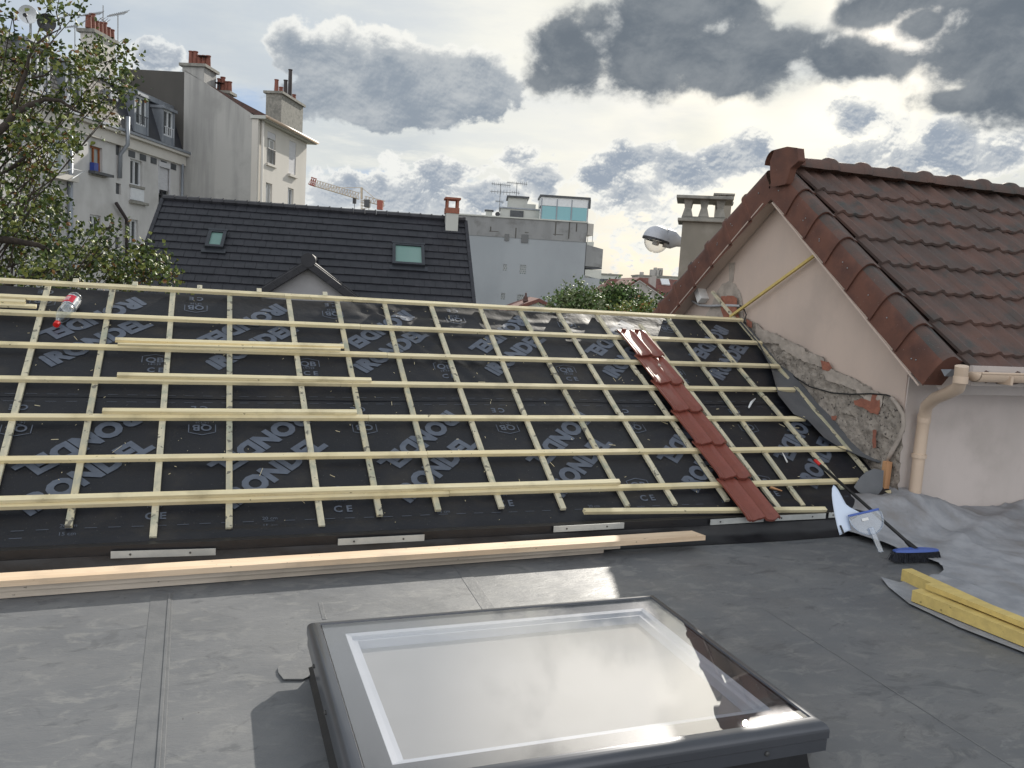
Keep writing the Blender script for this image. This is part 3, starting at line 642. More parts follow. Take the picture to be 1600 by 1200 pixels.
# grey flap of underlay folded up against the wall
wx = 4.975
up_px = [(1160, 500), (1167, 507), (1190, 533), (1219, 570), (1240, 585), (1260, 608), (1277, 630), (1305, 658), (1330, 690), (1350, 709), (1377, 721)]
lo_px = [(1158, 502), (1166, 512), (1188, 538), (1205, 575), (1216, 617), (1240, 647), (1262, 656), (1288, 684), (1310, 698), (1340, 711), (1374, 724)]
m = MB(); vs = []; nn = 8
for (a, b) in zip(up_px, lo_px):
    p = onX(a[0], a[1], wx); q0 = rst(*b, .02); q = RP(min(q0[0], wx-.004), q0[1], .02)
    for k in range(nn+1):
        t = k/nn; v = p.lerp(q, t)+V((-.035, 0, -.02))*math.sin(math.pi*t)*min(1, (p-q).length*4); vs.append(v)
m.add(vs, [(i*(nn+1)+k, (i+1)*(nn+1)+k, (i+1)*(nn+1)+k+1, i*(nn+1)+k+1) for i in range(len(up_px)-1) for k in range(nn)]); m.build('underlay_flap', 'underlay_grey', pr, smooth=True)
# ridge offcuts of battens sticking up behind the top batten
for x, y in ((118, 437), (211, 441), (312, 447), (405, 452), (508, 457)):
    q = rst(x, y+4, 0); m = MB(); m.obox(RP(q[0], -.05, .0), (.018, 0, 0), RDN*.03, RN*.012); m.build('counter_batten_end', 'counter', pr)

# loose battens lying on the grid
def loose(name, pts, w, h, off, mt, label, group=None, cat='batten'):
    (xa, s0), (xb, s1) = rst(*pts[0], off), rst(*pts[1], off); m = MB(); m.obox((RP(xa, s0, off)+RP(xb, s1, off))/2, (RP(xb, s1)-RP(xa, s0))/2, RDN*w/2, RN*h/2)
    return tag(m.build(name, mt, bevel=.002), label, cat, group)
LG = 'loose battens lying on the batten grid'
loose('loose_batten', [(180, 531), (537, 541)], .034, .022, .020, 'batten', 'loose pale batten with ragged left end, upper of the pair on the third batten row', LG)
loose('loose_batten', [(184, 538), (532, 546)], .016, .018, .038, 'batten', 'thin loose batten, lower of the pair lying on the third batten row', LG)
loose('loose_batten', [(183, 586), (580, 594)], .034, .024, .020, 'batten', 'single loose batten lying on the fourth batten row left of centre', LG)
loose('loose_batten', [(160, 642), (557, 644)], .034, .024, .020, 'batten', 'single loose batten lying on the fifth batten row left of centre', LG)
loose('loose_batten', [(-30, 782), (968, 753)], .036, .026, .022, 'batten', 'very long loose batten with reddish right end lying on the lowest full batten row', LG)
loose('loose_batten', [(912, 799), (1290, 796)], .034, .027, .004, 'batten', 'short loose batten at the roof foot passing under the lowest red tile', LG)
loose('loose_batten', [(-60, 460), (113, 468)], .034, .024, .024, 'batten', 'topmost loose batten at far left pointing at the plastic bottle', LG)
loose('loose_batten', [(-60, 467), (40, 472)], .030, .022, .014, 'batten', 'short loose batten at far left just under the one pointing at the bottle', LG)
loose('loose_batten', [(-60, 474), (57, 479)], .030, .022, -.006, 'batten', 'lowest loose batten of the small pile at far left', LG)
# leaning stick on the gable
p, q = onX(1141, 495, 4.93), onX(1306, 375, 4.955); m = MB(); m.bar(p, q, .025, .025, (1, 0, 0)); tag(m.build('leaning_batten', 'yellow', bevel=.002), 'long thin yellow batten leaning diagonally across the pink gable wall', 'batten')
p, q = onX(1113, 456, 4.93), onX(1156, 507, 4.95); m = MB(); m.bar(p, q, .022, .035, (1, 0, 0)); tag(m.build('offcut_batten', 'counter', bevel=.002), 'short batten offcut standing at the ridge in front of the broken brick patch', 'batten')

# ------------------------------------------------------------------ six red clay tiles laid as a column
def tprof(t):
    # two edge ribs, pan, roll, pan, roll
    h = 0
    if t < .055: h = .012
    elif t < .085: h = .003
    elif t < .13: h = .010
    elif t < .16: h = .002
    for c, w, a in ((.50, .085, .015), (.90, .10, .019)):
        d = abs(t-c)/w
        if d < 1: h = max(h, a*(.5+.5*math.cos(math.pi*d)))
    return h
tile_px = [(( 968, 517), (990, 556)), ((992, 557), (1020, 599)), ((1021, 600), (1050, 642)), ((1051, 643), (1084, 694)), ((1086, 696), (1121, 748)), ((1122, 750), (1162, 810))]
tlab = ['topmost red clay tile of the column with its hooked head bare', 'second red clay tile from the top of the column, a mortar chip on it', 'third red clay tile from the top of the column', 'fourth red clay tile from the top of the column', 'fifth red clay tile from the top of the column', 'lowest red clay tile of the column overhanging the roof foot']
sbot = [.77, 1.165, 1.53, 1.93, 2.305, 2.72]
xleft = [3.402, 3.405, 3.402, 3.402, 3.408, 3.405]
for i in range(6):
    sb = sbot[i]; ln = .435; s_t = sb-ln; tw_ = .277; x0 = xleft[i]; nx, ns = 44, 10; z0 = .012; z1 = .046
    m = MB(); top = []; botm = []
    for a in range(nx+1):
        t = a/nx
        for b in range(ns+1):
            u = b/ns; s = s_t+ln*u; wob = 0
            if b == ns: s += .010*math.sin(t*math.pi*3.2+.6)
            base = z0+(z1-z0)*u; lip = -.006 if b == ns else 0
            k = 1 if u > .12 else u/.12
            top.append(RP(x0+tw_*t, s, base+tprof(t)*(.35+.65*k)+lip+.012)); botm.append(RP(x0+tw_*t, s, base+tprof(t)*(.35+.65*k)-.002+(-.010 if b == ns else 0)))
    n = (ns+1); N_ = len(top)
    fs = [(a*n+b, a*n+b+1, (a+1)*n+b+1, (a+1)*n+b) for a in range(nx) for b in range(ns)]
    m.add(top+botm, fs+[tuple(N_+j for j in f[::-1]) for f in fs]+[(a*n+ns, a*n+ns+N_, (a+1)*n+ns+N_, (a+1)*n+ns) for a in range(nx)]+[(a*n, (a+1)*n, (a+1)*n+N_, a*n+N_) for a in range(nx)]+[(b, b+N_, b+1+N_, b+1) for b in range(ns)]+[(nx*n+b, nx*n+b+1, nx*n+b+1+N_, nx*n+b+N_) for b in range(ns)])
    if i == 0:
        for hx in (.06, .19): m.obox(RP(x0+hx, s_t+.012, z0+.022), (.02, 0, 0), RDN*.006, RN*.012)
    o = m.build('clay_tile', 'clay'); smooth_by_angle(o, 32); tag(o, tlab[i], 'roof tile', 'red clay tiles laid in a column')
q0 = rst(1030, 570, .08); m = MB(); bm_ = [RP(q0[0]+.012*math.cos(t)*(1+.3*math.sin(3*t)), q0[1]+.016*math.sin(t), .074) for t in [i*math.pi/4 for i in range(8)]]; m.prism(bm_, RN*.008); tag(m.build('mortar_chip', 'mortar_smooth'), 'small pale chip of mortar on the second red tile', 'debris')
q0 = rst(1177, 625, UO); 
m = MB(); pth = [rst(x, y, -.03) for x, y in ((1170, 637), (1174, 629), (1180, 623))]; m.tube([RP(a, b, -.03) for a, b in pth], [.008, .012, .006], 6); tag(m.build('wood_offcut', 'whitefrm', smooth=True), 'curved white scrap on the underlay near the right end', 'debris')
m = MB(); pth = [rst(x, y, -.025) for x, y in ((1222, 706), (1230, 722))]; m.tube([RP(a, b, -.025) for a, b in pth], [.003, .007], 6); tag(m.build('white_marker', 'white'), 'thin white stick lying on the lower right underlay', 'debris')
m = MB(); pth = [rst(x, y, -.03) for x, y in ((1203, 761), (1222, 767))]; m.tube([RP(a, b, -.03) for a, b in pth], [.012, .004], 5); tag(m.build('wood_splinter', 'sawn'), 'orange wood splinter under the lowest batten beside the red tiles', 'debris')
# sawdust and splinters
m = MB(); rr = random.Random(11)
for _ in range(240):
    x = rr.uniform(-1.4, 4.8); s = rr.uniform(.05, 2.55); l = rr.choice((.004, .006, .008, .008, .035))*rr.uniform(.4, 1.1); t = rr.uniform(0, math.pi)
    dx, ds = l*math.cos(t), l*math.sin(t); m.obox(RP(x, s, UO+.014), (RP(dx, ds)-RP(0, 0)), RDN*.0012 if abs(math.cos(t)) > .5 else V((.0012, 0, 0)), RN*.0012)
tag(m.build('sawdust', 'batten'), 'pale sawdust and splinters scattered over the black underlay', 'sawdust', kind='stuff')

# ------------------------------------------------------------------ plastic bottle
pb, pc = rst(119, 466, .0), rst(87, 506, .0); b0, b1 = RP(pb[0], pb[1], .012), RP(pc[0], pc[1], -.012); ax = (b1-b0); BL = ax.length; ax.normalize(); k = BL/.30; 
bt = empty('plastic_bottle', b0, 'clear plastic drink bottle with red cap lying across the battens at far left', 'bottle')
m = MB(); P_ = [(0, .0), (.026, 0), (.040, .008), (.043, .02), (.043, .05), (.040, .055), (.043, .06), (.043, .12), (.040, .125), (.043, .13), (.0435, .17), (.040, .20), (.030, .235), (.018, .262), (.013, .272), (.013, .285)]
m.lathe(b0, [(r_*k, z*k) for r_, z in P_], 20, ax); m.build('body', 'bottle', bt, smooth=True)
m = MB(); m.lathe(b0, [(.0, .300*k), (.0165*k, .300*k), (.0175*k, .296*k), (.0175*k, .274*k), (.013*k, .274*k)], 14, ax); m.build('cap', 'red', bt)
# wrap label facing up/out
a_ = V((0, 0, 1)); sx = ax.cross(a_).normalized(); sy = ax.cross(sx)
def arcpatch(z0, z1, t0, t1, r_, name, mt):
    mm = MB(); n = 10; vs = []
    for i in range(n+1):
        t = t0+(t1-t0)*i/n; dv = sx*math.cos(t)+sy*math.sin(t); vs += [b0+ax*z0*k+dv*r_*k, b0+ax*z1*k+dv*r_*k]
    mm.add(vs, [(2*i, 2*i+1, 2*i+3, 2*i+2) for i in range(n)]); return mm.build(name, mt, bt, smooth=True)
arcpatch(.035, .118, 0, 2*math.pi, .0436, 'label_band', 'white_label'); arcpatch(.045, .112, -2.3, -.2, .0440, 'label', 'red_label')
for z in (.062, .075, .088): arcpatch(z, z+.006, -1.7, -.8, .0443, 'label_text', 'white_label')

# ------------------------------------------------------------------ long boards on the flat roof
def board(name, z0, z1, fp, bp, mt, label, xr_end=None):
    # fp: two pixels along the front edge of the TOP face, bp: one pixel on the back edge (at the right end)
    a, b = onZ(*fp[0], z1), onZ(*fp[1], z1); d = (b-a).normalized(); c = onZ(*bp, z1); n = V((-d.y, d.x, 0)); w = (c-b).dot(n); sh = (c-b).dot(d)
    a2 = a-d*1.2; m = MB(); m.prism([a2, b, b+n*w+d*sh, a2+n*w], (0, 0, z0-z1)); return tag(m.build(name, mt, bevel=.003), label, 'board', 'boards stacked along the roof foot')
board('board', FZ+.004, FZ+.037, [(0, 925), (944, 856)], (930, 848), 'plank_grey', 'bottom board of the long stack lying on the flat roof below the battens')
board('board', FZ+.039, FZ+.068, [(0, 916), (970, 850)], (955, 841), 'plank_grey', 'middle board of the long stack on the flat roof, slightly longer than the bottom one')
board('board', FZ+.070, FZ+.100, [(0, 908), (1103, 837)], (1081, 829), 'plank', 'wide warm-coloured top board of the long stack on the flat roof')
# yellow treated timbers
def timber(z0, z1, p, q, w, label):
    a, b = onZ(*p, z1), onZ(*q, z1); d = (b-a).normalized(); n = V((-d.y, d.x, 0)); a3 = a; b3 = a+d*3.0
    m = MB(); m.prism([a3, b3, b3+n*w, a3+n*w], (0, 0, z0-z1)); o = m.build('yellow_timber', 'yellow', bevel=.004); return tag(o, label, 'timber', 'yellow treated timbers on the fleece')
timber(FZ+.015, FZ+.085, (1409, 889), (1600, 977), .075, 'rearmost yellow treated timber with a mossy top, reaching furthest left')
timber(FZ+.018, FZ+.080, (1425, 922), (1600, 991), .080, 'frontmost yellow treated timber lying on the edge of the fleece')
timber(FZ+.090, FZ+.118, (1446, 912), (1600, 973), .075, 'flat bright yellow timber lying on top between the other two')

# ------------------------------------------------------------------ grey fleece bunched in the corner
def cdt_sheet(outline, step, zf, name, mt, inner=True, thick=0):
    pts = []
    n = len(outline)
    for i in range(n):
        a, b = V(outline[i]), V(outline[(i+1) % n]); k = max(1, int((b-a).length/step))
        for j in range(k): pts.append(a.lerp(b, j/k))
    nb = len(pts); xs = [p[0] for p in pts]; ys = [p[1] for p in pts]
    def inside(x, y):
        c = False
        for i in range(nb):
            x1, y1 = pts[i][0], pts[i][1]; x2, y2 = pts[(i+1) % nb][0], pts[(i+1) % nb][1]
            if (y1 > y) != (y2 > y) and x < (x2-x1)*(y-y1)/(y2-y1)+x1: c = not c
        return c
    al = list(pts); x = min(xs)
    while x < max(xs):
        y = min(ys)
        while y < max(ys):
            if inside(x, y): al.append(V((x+random.uniform(-.2, .2)*step, y+random.uniform(-.2, .2)*step)))
            y += step
        x += step
    r = delaunay_2d_cdt([V((p[0], p[1])) for p in al], [(i, (i+1) % nb) for i in range(nb)], [], 1, 1e-6)
    m = MB(); m.add([V((v.x, v.y, zf(v.x, v.y))) for v in r[0]], [list(f) for f in r[2]]); 
    o = m.build(name, mt, smooth=True); return o
def fz(x, y):
    n = mnoise.fractal(V((x*1.6, y*1.6, 2.2)), 1, 2, 4)*.012+.008*mnoise.noise(V((x*3.5+y*2.0, y*1.2, 5)))
    cr = max(0, 1-abs(mnoise.noise(V((x*1.3+y*.8, y*1.0-x*.5, 8))))*11)*.020+max(0, 1-abs(mnoise.noise(V((x*2.4-y*1.2, y*2.1+x, 4))))*14)*.012
    n += cr
    ridge = .04*math.exp(-((x-5.15)**2/.25+(y-4.62)**2/.045))+.06*math.exp(-((x-4.75)**2/.05+(y-4.45)**2/.02))
    fold = .055*math.exp(-((y-(4.02+.45*(x-4.6)))/.07)**2)*max(0, min(1, (x-4.55)*3))
    w = max(0, (y-4.5)/.36)**2*.05 if x > 4.95 else 0
    edge_ = min(1, max(0, (x-3.75)*2.5))
    w += .165*max(0, min(1, (y-4.42)/.22))*max(0, min(1, (x-4.30)/.25))*(1 if x < 5 else max(0, 1-(x-5)*1.5))
    return FZ+.012+max(0, (n+.018)*edge_)+ridge+fold*.7+w
fo_px = [(1303, 833), (1306, 818), (1330, 806), (1345, 800)]
fl = [onZ(1304, 832, FZ), onZ(1345, 847, FZ), onZ(1397, 863, FZ), onZ(1440, 877, FZ), onZ(1466, 886, FZ), onZ(1474, 896, FZ), onZ(1462, 905, FZ), onZ(1440, 908, FZ), onZ(1405, 914, FZ), onZ(1376, 905, FZ), onZ(1388, 920, FZ), onZ(1420, 946, FZ), onZ(1500, 984, FZ), onZ(1600, 1023, FZ), onZ(1700, 1075, FZ)]
fl = [(p.x, p.y) for p in fl]+[(8.5, 1.5), (8.5, 4.84), (5.02, 4.84), (4.985, 5.02), (4.8, 4.98), (4.6, 4.86), (4.42, 4.74), (4.30, 4.66)]
tag(cdt_sheet(fl, .035, fz, 'fleece_sheet', 'fleece'), 'crumpled grey fleece sheet spread over the right corner of the flat roof', 'fleece sheet')
# scrap of grey membrane and timber post beside the wall corner
m = MB(); sp = [(1334, 761), (1342, 748), (1352, 738), (1366, 732), (1381, 735), (1380, 750), (1379, 764), (1372, 773), (1360, 774), (1350, 774), (1341, 768)]
pp = [onP(x, y, V((4.9, 4.70, -1.4)), V((-.35, -.85, .4)).normalized()) for x, y in sp]; cc = sum(pp, V())/len(pp)+V((-.02, -.03, .01)); m.add(pp+[cc], [(i, (i+1) % len(pp), len(pp)) for i in range(len(pp))]); tag(m.build('membrane_scrap', 'underlay_grey', smooth=True), 'folded scrap of dark grey membrane standing left of the short orange timber', 'membrane scrap')
p, q = onX(1381, 767, 4.93), onX(1387, 721, 4.93); m = MB(); m.bar(p, q, .05, .05, (1, 0, 0)); tag(m.build('timber_stub', 'sawn', bevel=.002), 'short upright orange-brown timber stub against the foot of the gable corner', 'timber')
p, q = onX(1365, 771, 4.86), onX(1392, 769, 4.93); m = MB(); m.bar(p, q, .035, .03); tag(m.build('timber_block', 'batten', bevel=.002), 'small pale wood block lying at the foot of the timber stub', 'timber')

# ------------------------------------------------------------------ broom
hp = onZ(1431, 866, FZ+.05); g2 = rst(1270, 716, .05); gp = RP(g2[0], g2[1], .05)
br = empty('broom', hp, 'black-handled broom with blue head and dark bristles leaning on the battens', 'broom')
hl, hr = onZ(1397, 862, FZ+.07), onZ(1464, 860, FZ+.07); hd = (hr-hl).normalized(); hn = V((-hd.y, hd.x, 0))
hc = (hl+hr)/2; HL = (hr-hl).length/2
m = MB(); n = 12; vs = []
for i in range(n+1):
    t = -1+2*i/n; w = .032*(1-.5*abs(t)**3); hh = .018*(1-.4*t*t)
    for a in (0, 1): pass
    c = hc+hd*HL*t; vs += [c-hn*w, c+hn*w, c+hn*w*.8+V((0, 0, hh)), c-hn*w*.8+V((0, 0, hh))]
m.add(vs, [(i*4+k, i*4+(k+1) % 4, i*4+4+(k+1) % 4, i*4+4+k) for i in range(n) for k in range(4)]+[(0, 1, 2, 3), (n*4, n*4+1, n*4+2, n*4+3)]); m.build('head', 'blue_b', br, smooth='auto')
m = MB(); rr = random.Random(4)
for _ in range(900):
    t = rr.uniform(-1, 1); s_ = rr.uniform(-1, 1); c = hc+hd*HL*t*.98+hn*.028*s_; tip = c+V((0, 0, -.062))+hn*.022*s_+hd*.02*t+V((rr.uniform(-.006, .006), rr.uniform(-.006, .006), 0)); m.tube([c, tip], [.0022, .0012], 3, caps=False)
m.norm = False; m.build('bristles', 'bristle', br)
d_ = (gp-hc).normalized(); m = MB(); m.tube([hc+V((0, 0, .01)), gp-d_*.10], .0115, 10); m.lathe(hc+V((0, 0, .008)), [(.02, 0), (.017, .05), (.014, .09)], 12, d_); m.build('handle', 'cable', br, smooth=True)
m = MB(); m.tube([gp-d_*.10, gp-d_*.03], [.0125, .014], 10); m.build('grip', 'red', br, smooth=True)
m = MB(); m.tube([gp-d_*.03, gp], [.014, .012], 10); m.build('hanging_cap', 'cable', br, smooth=True)
# ------------------------------------------------------------------ dustpan and white plastic sheet
dpo = onZ(1345, 846, FZ+.16); dn_ = V((-.30, -.80, .52)).normalized()
def dp(px, py, d=0): return onP(px, py, dpo+dn_*d, dn_)
z3 = lambda x, y: (1280+x/8, 720+y/8)
dpn = empty('dustpan', dpo, 'clear plastic dustpan with a blue lip and white sticker resting on the fleece', 'dustpan')
a, b = dp(*z3(370, 690)), dp(*z3(740, 605)); c = (a+b)/2; ux = (b-a).normalized(); uy = dn_.cross(ux).normalized()
if uy.z > 0: uy = -uy
HW = (b-a).length/2; dep = HW*1.32
m = MB(); rim = [c-ux*HW*.98]+[c-ux*HW*1.08*math.cos(t)+uy*(.01+dep*math.sin(t)**.8) for t in [math.pi*(i+.5)/18 for i in range(18)]]+[c+ux*HW*.98]
m.prism(rim, -dn_*.004); m.build('pan', 'clearplastic', dpn)
m = MB(); m.tube([p+dn_*.006 for p in rim], .0045, 6); m.build('rim', 'clearplastic', dpn, smooth=True)
m = MB(); m.bar(a-ux*.004, b+ux*.004, .014, .008, dn_); m.build('lip', 'blue_b', dpn, bevel=.002)
h0 = c+uy*dep*.75; h1 = c+uy*(dep+.13); m = MB(); m.obox((h0+h1)/2+dn_*.012, (h1-h0)/2, ux*.016, dn_*.007); m.build('handle', 'clearplastic', dpn, bevel=.004)
m = MB(); sc_ = c+uy*dep*.33+dn_*.004-ux*.01; m.obox(sc_, ux*.022, uy*.009, dn_*.0008); m.build('sticker', 'white_label', dpn)
wp = [(162, 345), (180, 300), (205, 318), (240, 360), (300, 470), (340, 540), (390, 575), (470, 608), (540, 632), (400, 690), (370, 700), (380, 780), (400, 865), (340, 885), (285, 915), (262, 927), (248, 880), (225, 800), (190, 640), (170, 520), (160, 430)]
m = MB(); pl_ = [dp(*z3(x, y), -.03) for x, y in wp]; n_ = len(pl_); cen = dp(*z3(270, 640), -.03)
bend = lambda p: p+dn_*(-1.6*((p-cen).dot(ux))**2)+V((0, 0, 0))
grid = []; fs = [list(t) for t in tessellate_polygon([pl_])]
bmx = bmesh.new(); vv = [bmx.verts.new(p) for p in pl_]; [bmx.faces.new([vv[i] for i in t]) for t in fs]
for _ in range(4):
    es = [e for e in bmx.edges if e.calc_length() > .03]
    if es: bmesh.ops.subdivide_edges(bmx, edges=es, cuts=1); bmesh.ops.triangulate(bmx, faces=[f for f in bmx.faces if len(f.verts) > 3])
bmx.verts.index_update(); m.add([bend(v.co) for v in bmx.verts], [[v.index for v in f.verts] for f in bmx.faces]); bmx.free()
o = m.build('white_plastic_sheet', 'whiteplastic', smooth=True); so_ = o.modifiers.new('s', 'SOLIDIFY'); so_.thickness = .004
tag(o, 'curved white plastic sheet with a pointed top standing left of the dustpan', 'plastic sheet')
m = MB(); m.obox(dp(*z3(285, 860), -.02), ux*.006, uy*.028, dn_*.002); hnd = m.build('hand_hole', 'cable', o)

# ================================================================== red-tiled house on the right
WX = 5.0; HY = 4.86
house = empty('tiled_house', (7, 6.6, GZ), 'pink-rendered house with a brown tiled gable roof rising on the right', 'house')
AY, AZ_ = 6.66, 1.10           # wall apex
FYv, BYv = (HY, -.285), (8.75, -.45)
m = MB(); HXR = 14
m.prism([V((WX, FYv[0], GZ)), V((WX, FYv[0], FYv[1])), V((WX, AY, AZ_)), V((WX, BYv[0], BYv[1])), V((WX, BYv[0], GZ))], (HXR-WX, 0, 0)); gw = m.build('gable_wall', 'render', house)
m = MB(); m.box((WX+.01, HY-.012, GZ), (HXR-.01, HY+.02, -.36)); m.build('front_wall', 'render2', house)
# roof geometry (slopes in the gable plane)
rt = V((0, 6.55, 1.235)); ft = V((0, 4.30, -.47)); bt_ = V((0, 9.05, -.62))
def slope(a, b):
    d = (b-a); L_ = d.length; d.normalize(); n = V((1, 0, 0)).cross(d); n = -n if n.z < 0 else n; return d, L_, n
fd, fL, fn = slope(rt, ft); bd, bL, bn = slope(rt, bt_)
def wave(t):
    t = t % 1
    h = .036*math.exp(-((t-.16)/.13)**2)+.036*math.exp(-((t-1.16)/.13)**2)+.014*math.exp(-((t-.62)/.10)**2)
    return h
RX0 = WX+.10
t1 = tiled('front_roof_slope', V((RX0, 6.55, 1.235)), (1, 0, 0), fd, fn, 9, fL, .362, .305, wave, .022, .034, 'roof_brown', house, seg=14, jitter=.003); smooth_by_angle(t1, 35)
t2 = tiled('rear_roof_slope', V((RX0, 6.55, 1.235)), (1, 0, 0), bd, bn, 9, bL, .362, .305, wave, .022, .034, 'roof_brown', house, seg=8, jitter=.003)
m = MB(); m.obox(V((9.6, 0, 0))+(rt+ft)/2-fn*.14, (4.6, 0, 0), fd*(fL/2-.10), fn*.09); m.obox(V((9.6, 0, 0))+(rt+bt_)/2-bn*.14, (4.6, 0, 0), bd*(bL/2-.03), bn*.09); m.build('roof_deck', 'render2', house)
# verge tiles: side face + rounded top, overlapping down the slope
def verge(dirv, Ls, nrm, first, count, gz=.362):
    for i in range(count):
        s0 = first+i*gz; s1 = s0+gz+.035
        m = MB(); xs0 = WX-.175; ln = s1-s0
        prof = [(.0, -.215 if nrm is fn else -.262), (.0, -.06), (.004, -.02), (.014, .018), (.032, .046), (.058, .062), (.09, .064), (.12, .052), (.15, .036), (.19, .028)]
        vs = []; 
        for s, li, sc in ((s0, .0, .93), (s0+.02, .0, .93), (s1-.045, .016, 1.0), (s1-.04, .024, 1.07), (s1, .026, 1.07)):
            for dx, hz in prof: vs.append(V((xs0+dx*1.0-(.010 if sc > 1 else 0)+(.006 if sc < 1 else 0), rt.y, rt.z))+dirv*s+nrm*(hz+li+(.0)))
        n = len(prof); fs = [(r*n+k, r*n+k+1, (r+1)*n+k+1, (r+1)*n+k) for r in range(4) for k in range(n-1)]
        # thickness at the lower end
        base = len(vs)
        for dx, hz in prof: vs.append(V((xs0+dx+.008, rt.y, rt.z))+dirv*(s1-.002)+nrm*(hz+.026-.016))
        fs += [(4*n+k, 4*n+k+1, base+k+1, base+k) for k in range(n-1)]
        m.add(vs, fs)
        if i == count-1:   # rounded end cap of the last tile
            cc_ = V((xs0+.08, rt.y, rt.z))+dirv*(s1+.01)+nrm*(-.06); L0 = vs[4*n:5*n]; m.add(L0+[L0[0]+V((.19, 0, 0))+dirv*.0, L0[0]+V((.19, 0, 0))], [tuple(range(n))+(n,)])
        for fi, f_ in enumerate(m.f):  # lit look put into the colour: side faces more orange, rolls darker
            if max(f_) < base and min(k % n for k in f_) >= 3: m.mi[fi] = 1
        o = m.build('verge_tile', ['verge', 'roof_brown'], house); smooth_by_angle(o, 40)
        rr2 = random.Random(i+int(first*100))
        for _ in range(rr2.choice((1, 2, 2))):
            p = V((xs0-.004, rt.y, rt.z))+dirv*(s0+rr2.uniform(.15, .3))+nrm*(rr2.uniform(-.13, -.05)); q = MB(); q.lathe(p, [(.006, .004), (.006, 0), (.0, -.003)], 6, (1, 0, 0)); q.build('nail_head', 'metal', o)
verge(fd, fL, fn, .10, 7); verge(bd, bL, bn, .10, 8)
# apex cap
m = MB(); hexo = []
for (y, z) in ((AY-.36, 1.16), (AY-.24, 1.34), (AY-.10, 1.475), (AY+.02, 1.50), (AY+.19, 1.36), (AY+.24, 1.18), (AY+.13, .98), (AY+.04, .965), (AY-.06, 1.0)): hexo.append(V((WX-.215, y-.10, z)))
hexo = [onX(x, y, WX-.215) for x, y in ((1203, 252), (1210, 234), (1230, 229), (1246, 231), (1248, 251), (1235, 263), (1231, 276), (1227, 288), (1212, 291), (1205, 290), (1203, 270))]
m.prism(hexo, (.07, 0, 0)); o = m.build('apex_cap', 'verge', house, bevel=.012)
m = MB()
seg = 10; vs = []
for x in (WX-.165, WX+.12):
    for k in range(seg+1): t = math.pi*k/seg; vs.append(V((x, rt.y+.115*math.cos(t), rt.z+.03+.125*math.sin(t))))
m.add(vs, [(k, k+1, seg+1+k+1, seg+1+k) for k in range(seg)]); m.build('apex_cap_sleeve', 'verge', house, smooth=True)
# ridge tiles: tapered half rounds with a raised collar
for i in range(20):
    m = MB(); x0 = WX+.08+i*.39; vs = []
    secs = [(x0, .098), (x0+.33, .103), (x0+.335, .112), (x0+.35, .128), (x0+.40, .130), (x0+.43, .120), (x0+.435, .10)]
    for x, r_ in secs:
        for k in range(13): t = math.pi*k/12; vs.append(V((x, rt.y+r_*1.05*math.cos(t), rt.z+.022+r_*math.sin(t))))
    m.add(vs, [(s*13+k, s*13+k+1, (s+1)*13+k+1, (s+1)*13+k) for s in range(len(secs)-1) for k in range(12)]); o = m.build('ridge_tile', 'roof_brown', house, smooth=True)
# verge trim (thin metal line under the verge tiles) and soffit end
for dv, nv, L_ in ((fd, fn, fL-.02), (bd, bn, bL)):
    m = MB()
    p = V((WX-.172, rt.y, rt.z))+dv*.25-nv*.222; q = V((WX-.172, rt.y, rt.z))+dv*(L_-(.16 if dv is fd else -.04))-nv*.222; q2 = q-dv*(.12 if dv is fd else 0); m.bar(p, q, .012, .010, nv); m.bar(p+V((.09, 0, 0))+nv*.012, q2+V((.09, 0, 0))+nv*.012, .17, .006, nv); m.build('verge_trim', 'render', house)
m = MB(); pe = [onX(x, y, WX-.16) for x, y in ((1470, 577), (1488, 577), (1476, 588))]; m.prism(pe, (.12, 0, 0)); m.build('soffit_end', 'zinc', house)
# gutter and downpipe
m = MB(); gy, gzv = 4.235, -.40; seg = 10; vs = []
gr_ = .062; 
for x in (WX-.05, HXR):
    for k in range(seg+1): t = math.pi*k/seg; vs.append(V((x, gy-gr_*math.cos(t), gzv-gr_*math.sin(t)*1.05)))
m.add(vs, [(k, k+1, seg+1+k+1, seg+1+k) for k in range(seg)]); m.add(vs[:seg+1], [tuple(range(seg+1))]); gt = m.build('gutter', 'gutter', house, smooth='auto'); gt.modifiers.new('s', 'SOLIDIFY').thickness = .004
m = MB(); m.tube([(WX-.05, gy-gr_, gzv+.003), (HXR, gy-gr_, gzv+.003)], .008, 8); m.build('gutter_bead', 'gutter', gt, smooth=True)
m = MB()
for i in range(8): x = WX+.22+i*.62; m.obox((x, gy-gr_*.2, gzv-.045), (.012, 0, 0), (0, gr_*1.02, 0), (0, 0, .03)); m.bar((x, gy+.05, gzv-.02), (x, HY-.02, gzv-.10), .02, .02)
m.build('gutter_bracket', 'gutter', gt)
m = MB(); m.box((WX+.02, 4.31, -.50), (HXR, 4.34, -.36)); m.build('fascia', 'render2', house)
m = MB(); m.add([V((WX, 4.335, -.50)), V((HXR, 4.335, -.50)), V((HXR, HY, -.50)), V((WX, HY, -.50))], [(0, 1, 2, 3)]); m.build('soffit', 'render2', house)
dpp = [onY(1503, 572, 4.24), onY(1501, 592, 4.25), onY(1497, 606, 4.30), onY(1482, 614, 4.42), onY(1462, 622, 4.58), onY(1448, 634, 4.72), onY(1444, 652, 4.77), onY(1440, 680, 4.77)]
bb = dpp[-1].copy(); bb = V((dpp[-1].x, 4.77, -1.68)); dpp.append(bb)
m = MB(); m.tube(dpp, [.045]*3+[.045]*6, 14); m.lathe(dpp[1]+V((0, 0, .02)), [(.049, 0), (.049, -.05)], 14); m.lathe(dpp[6], [(.049, .02), (.049, -.04)], 14); m.build('downpipe', 'gutter', house, smooth='auto')
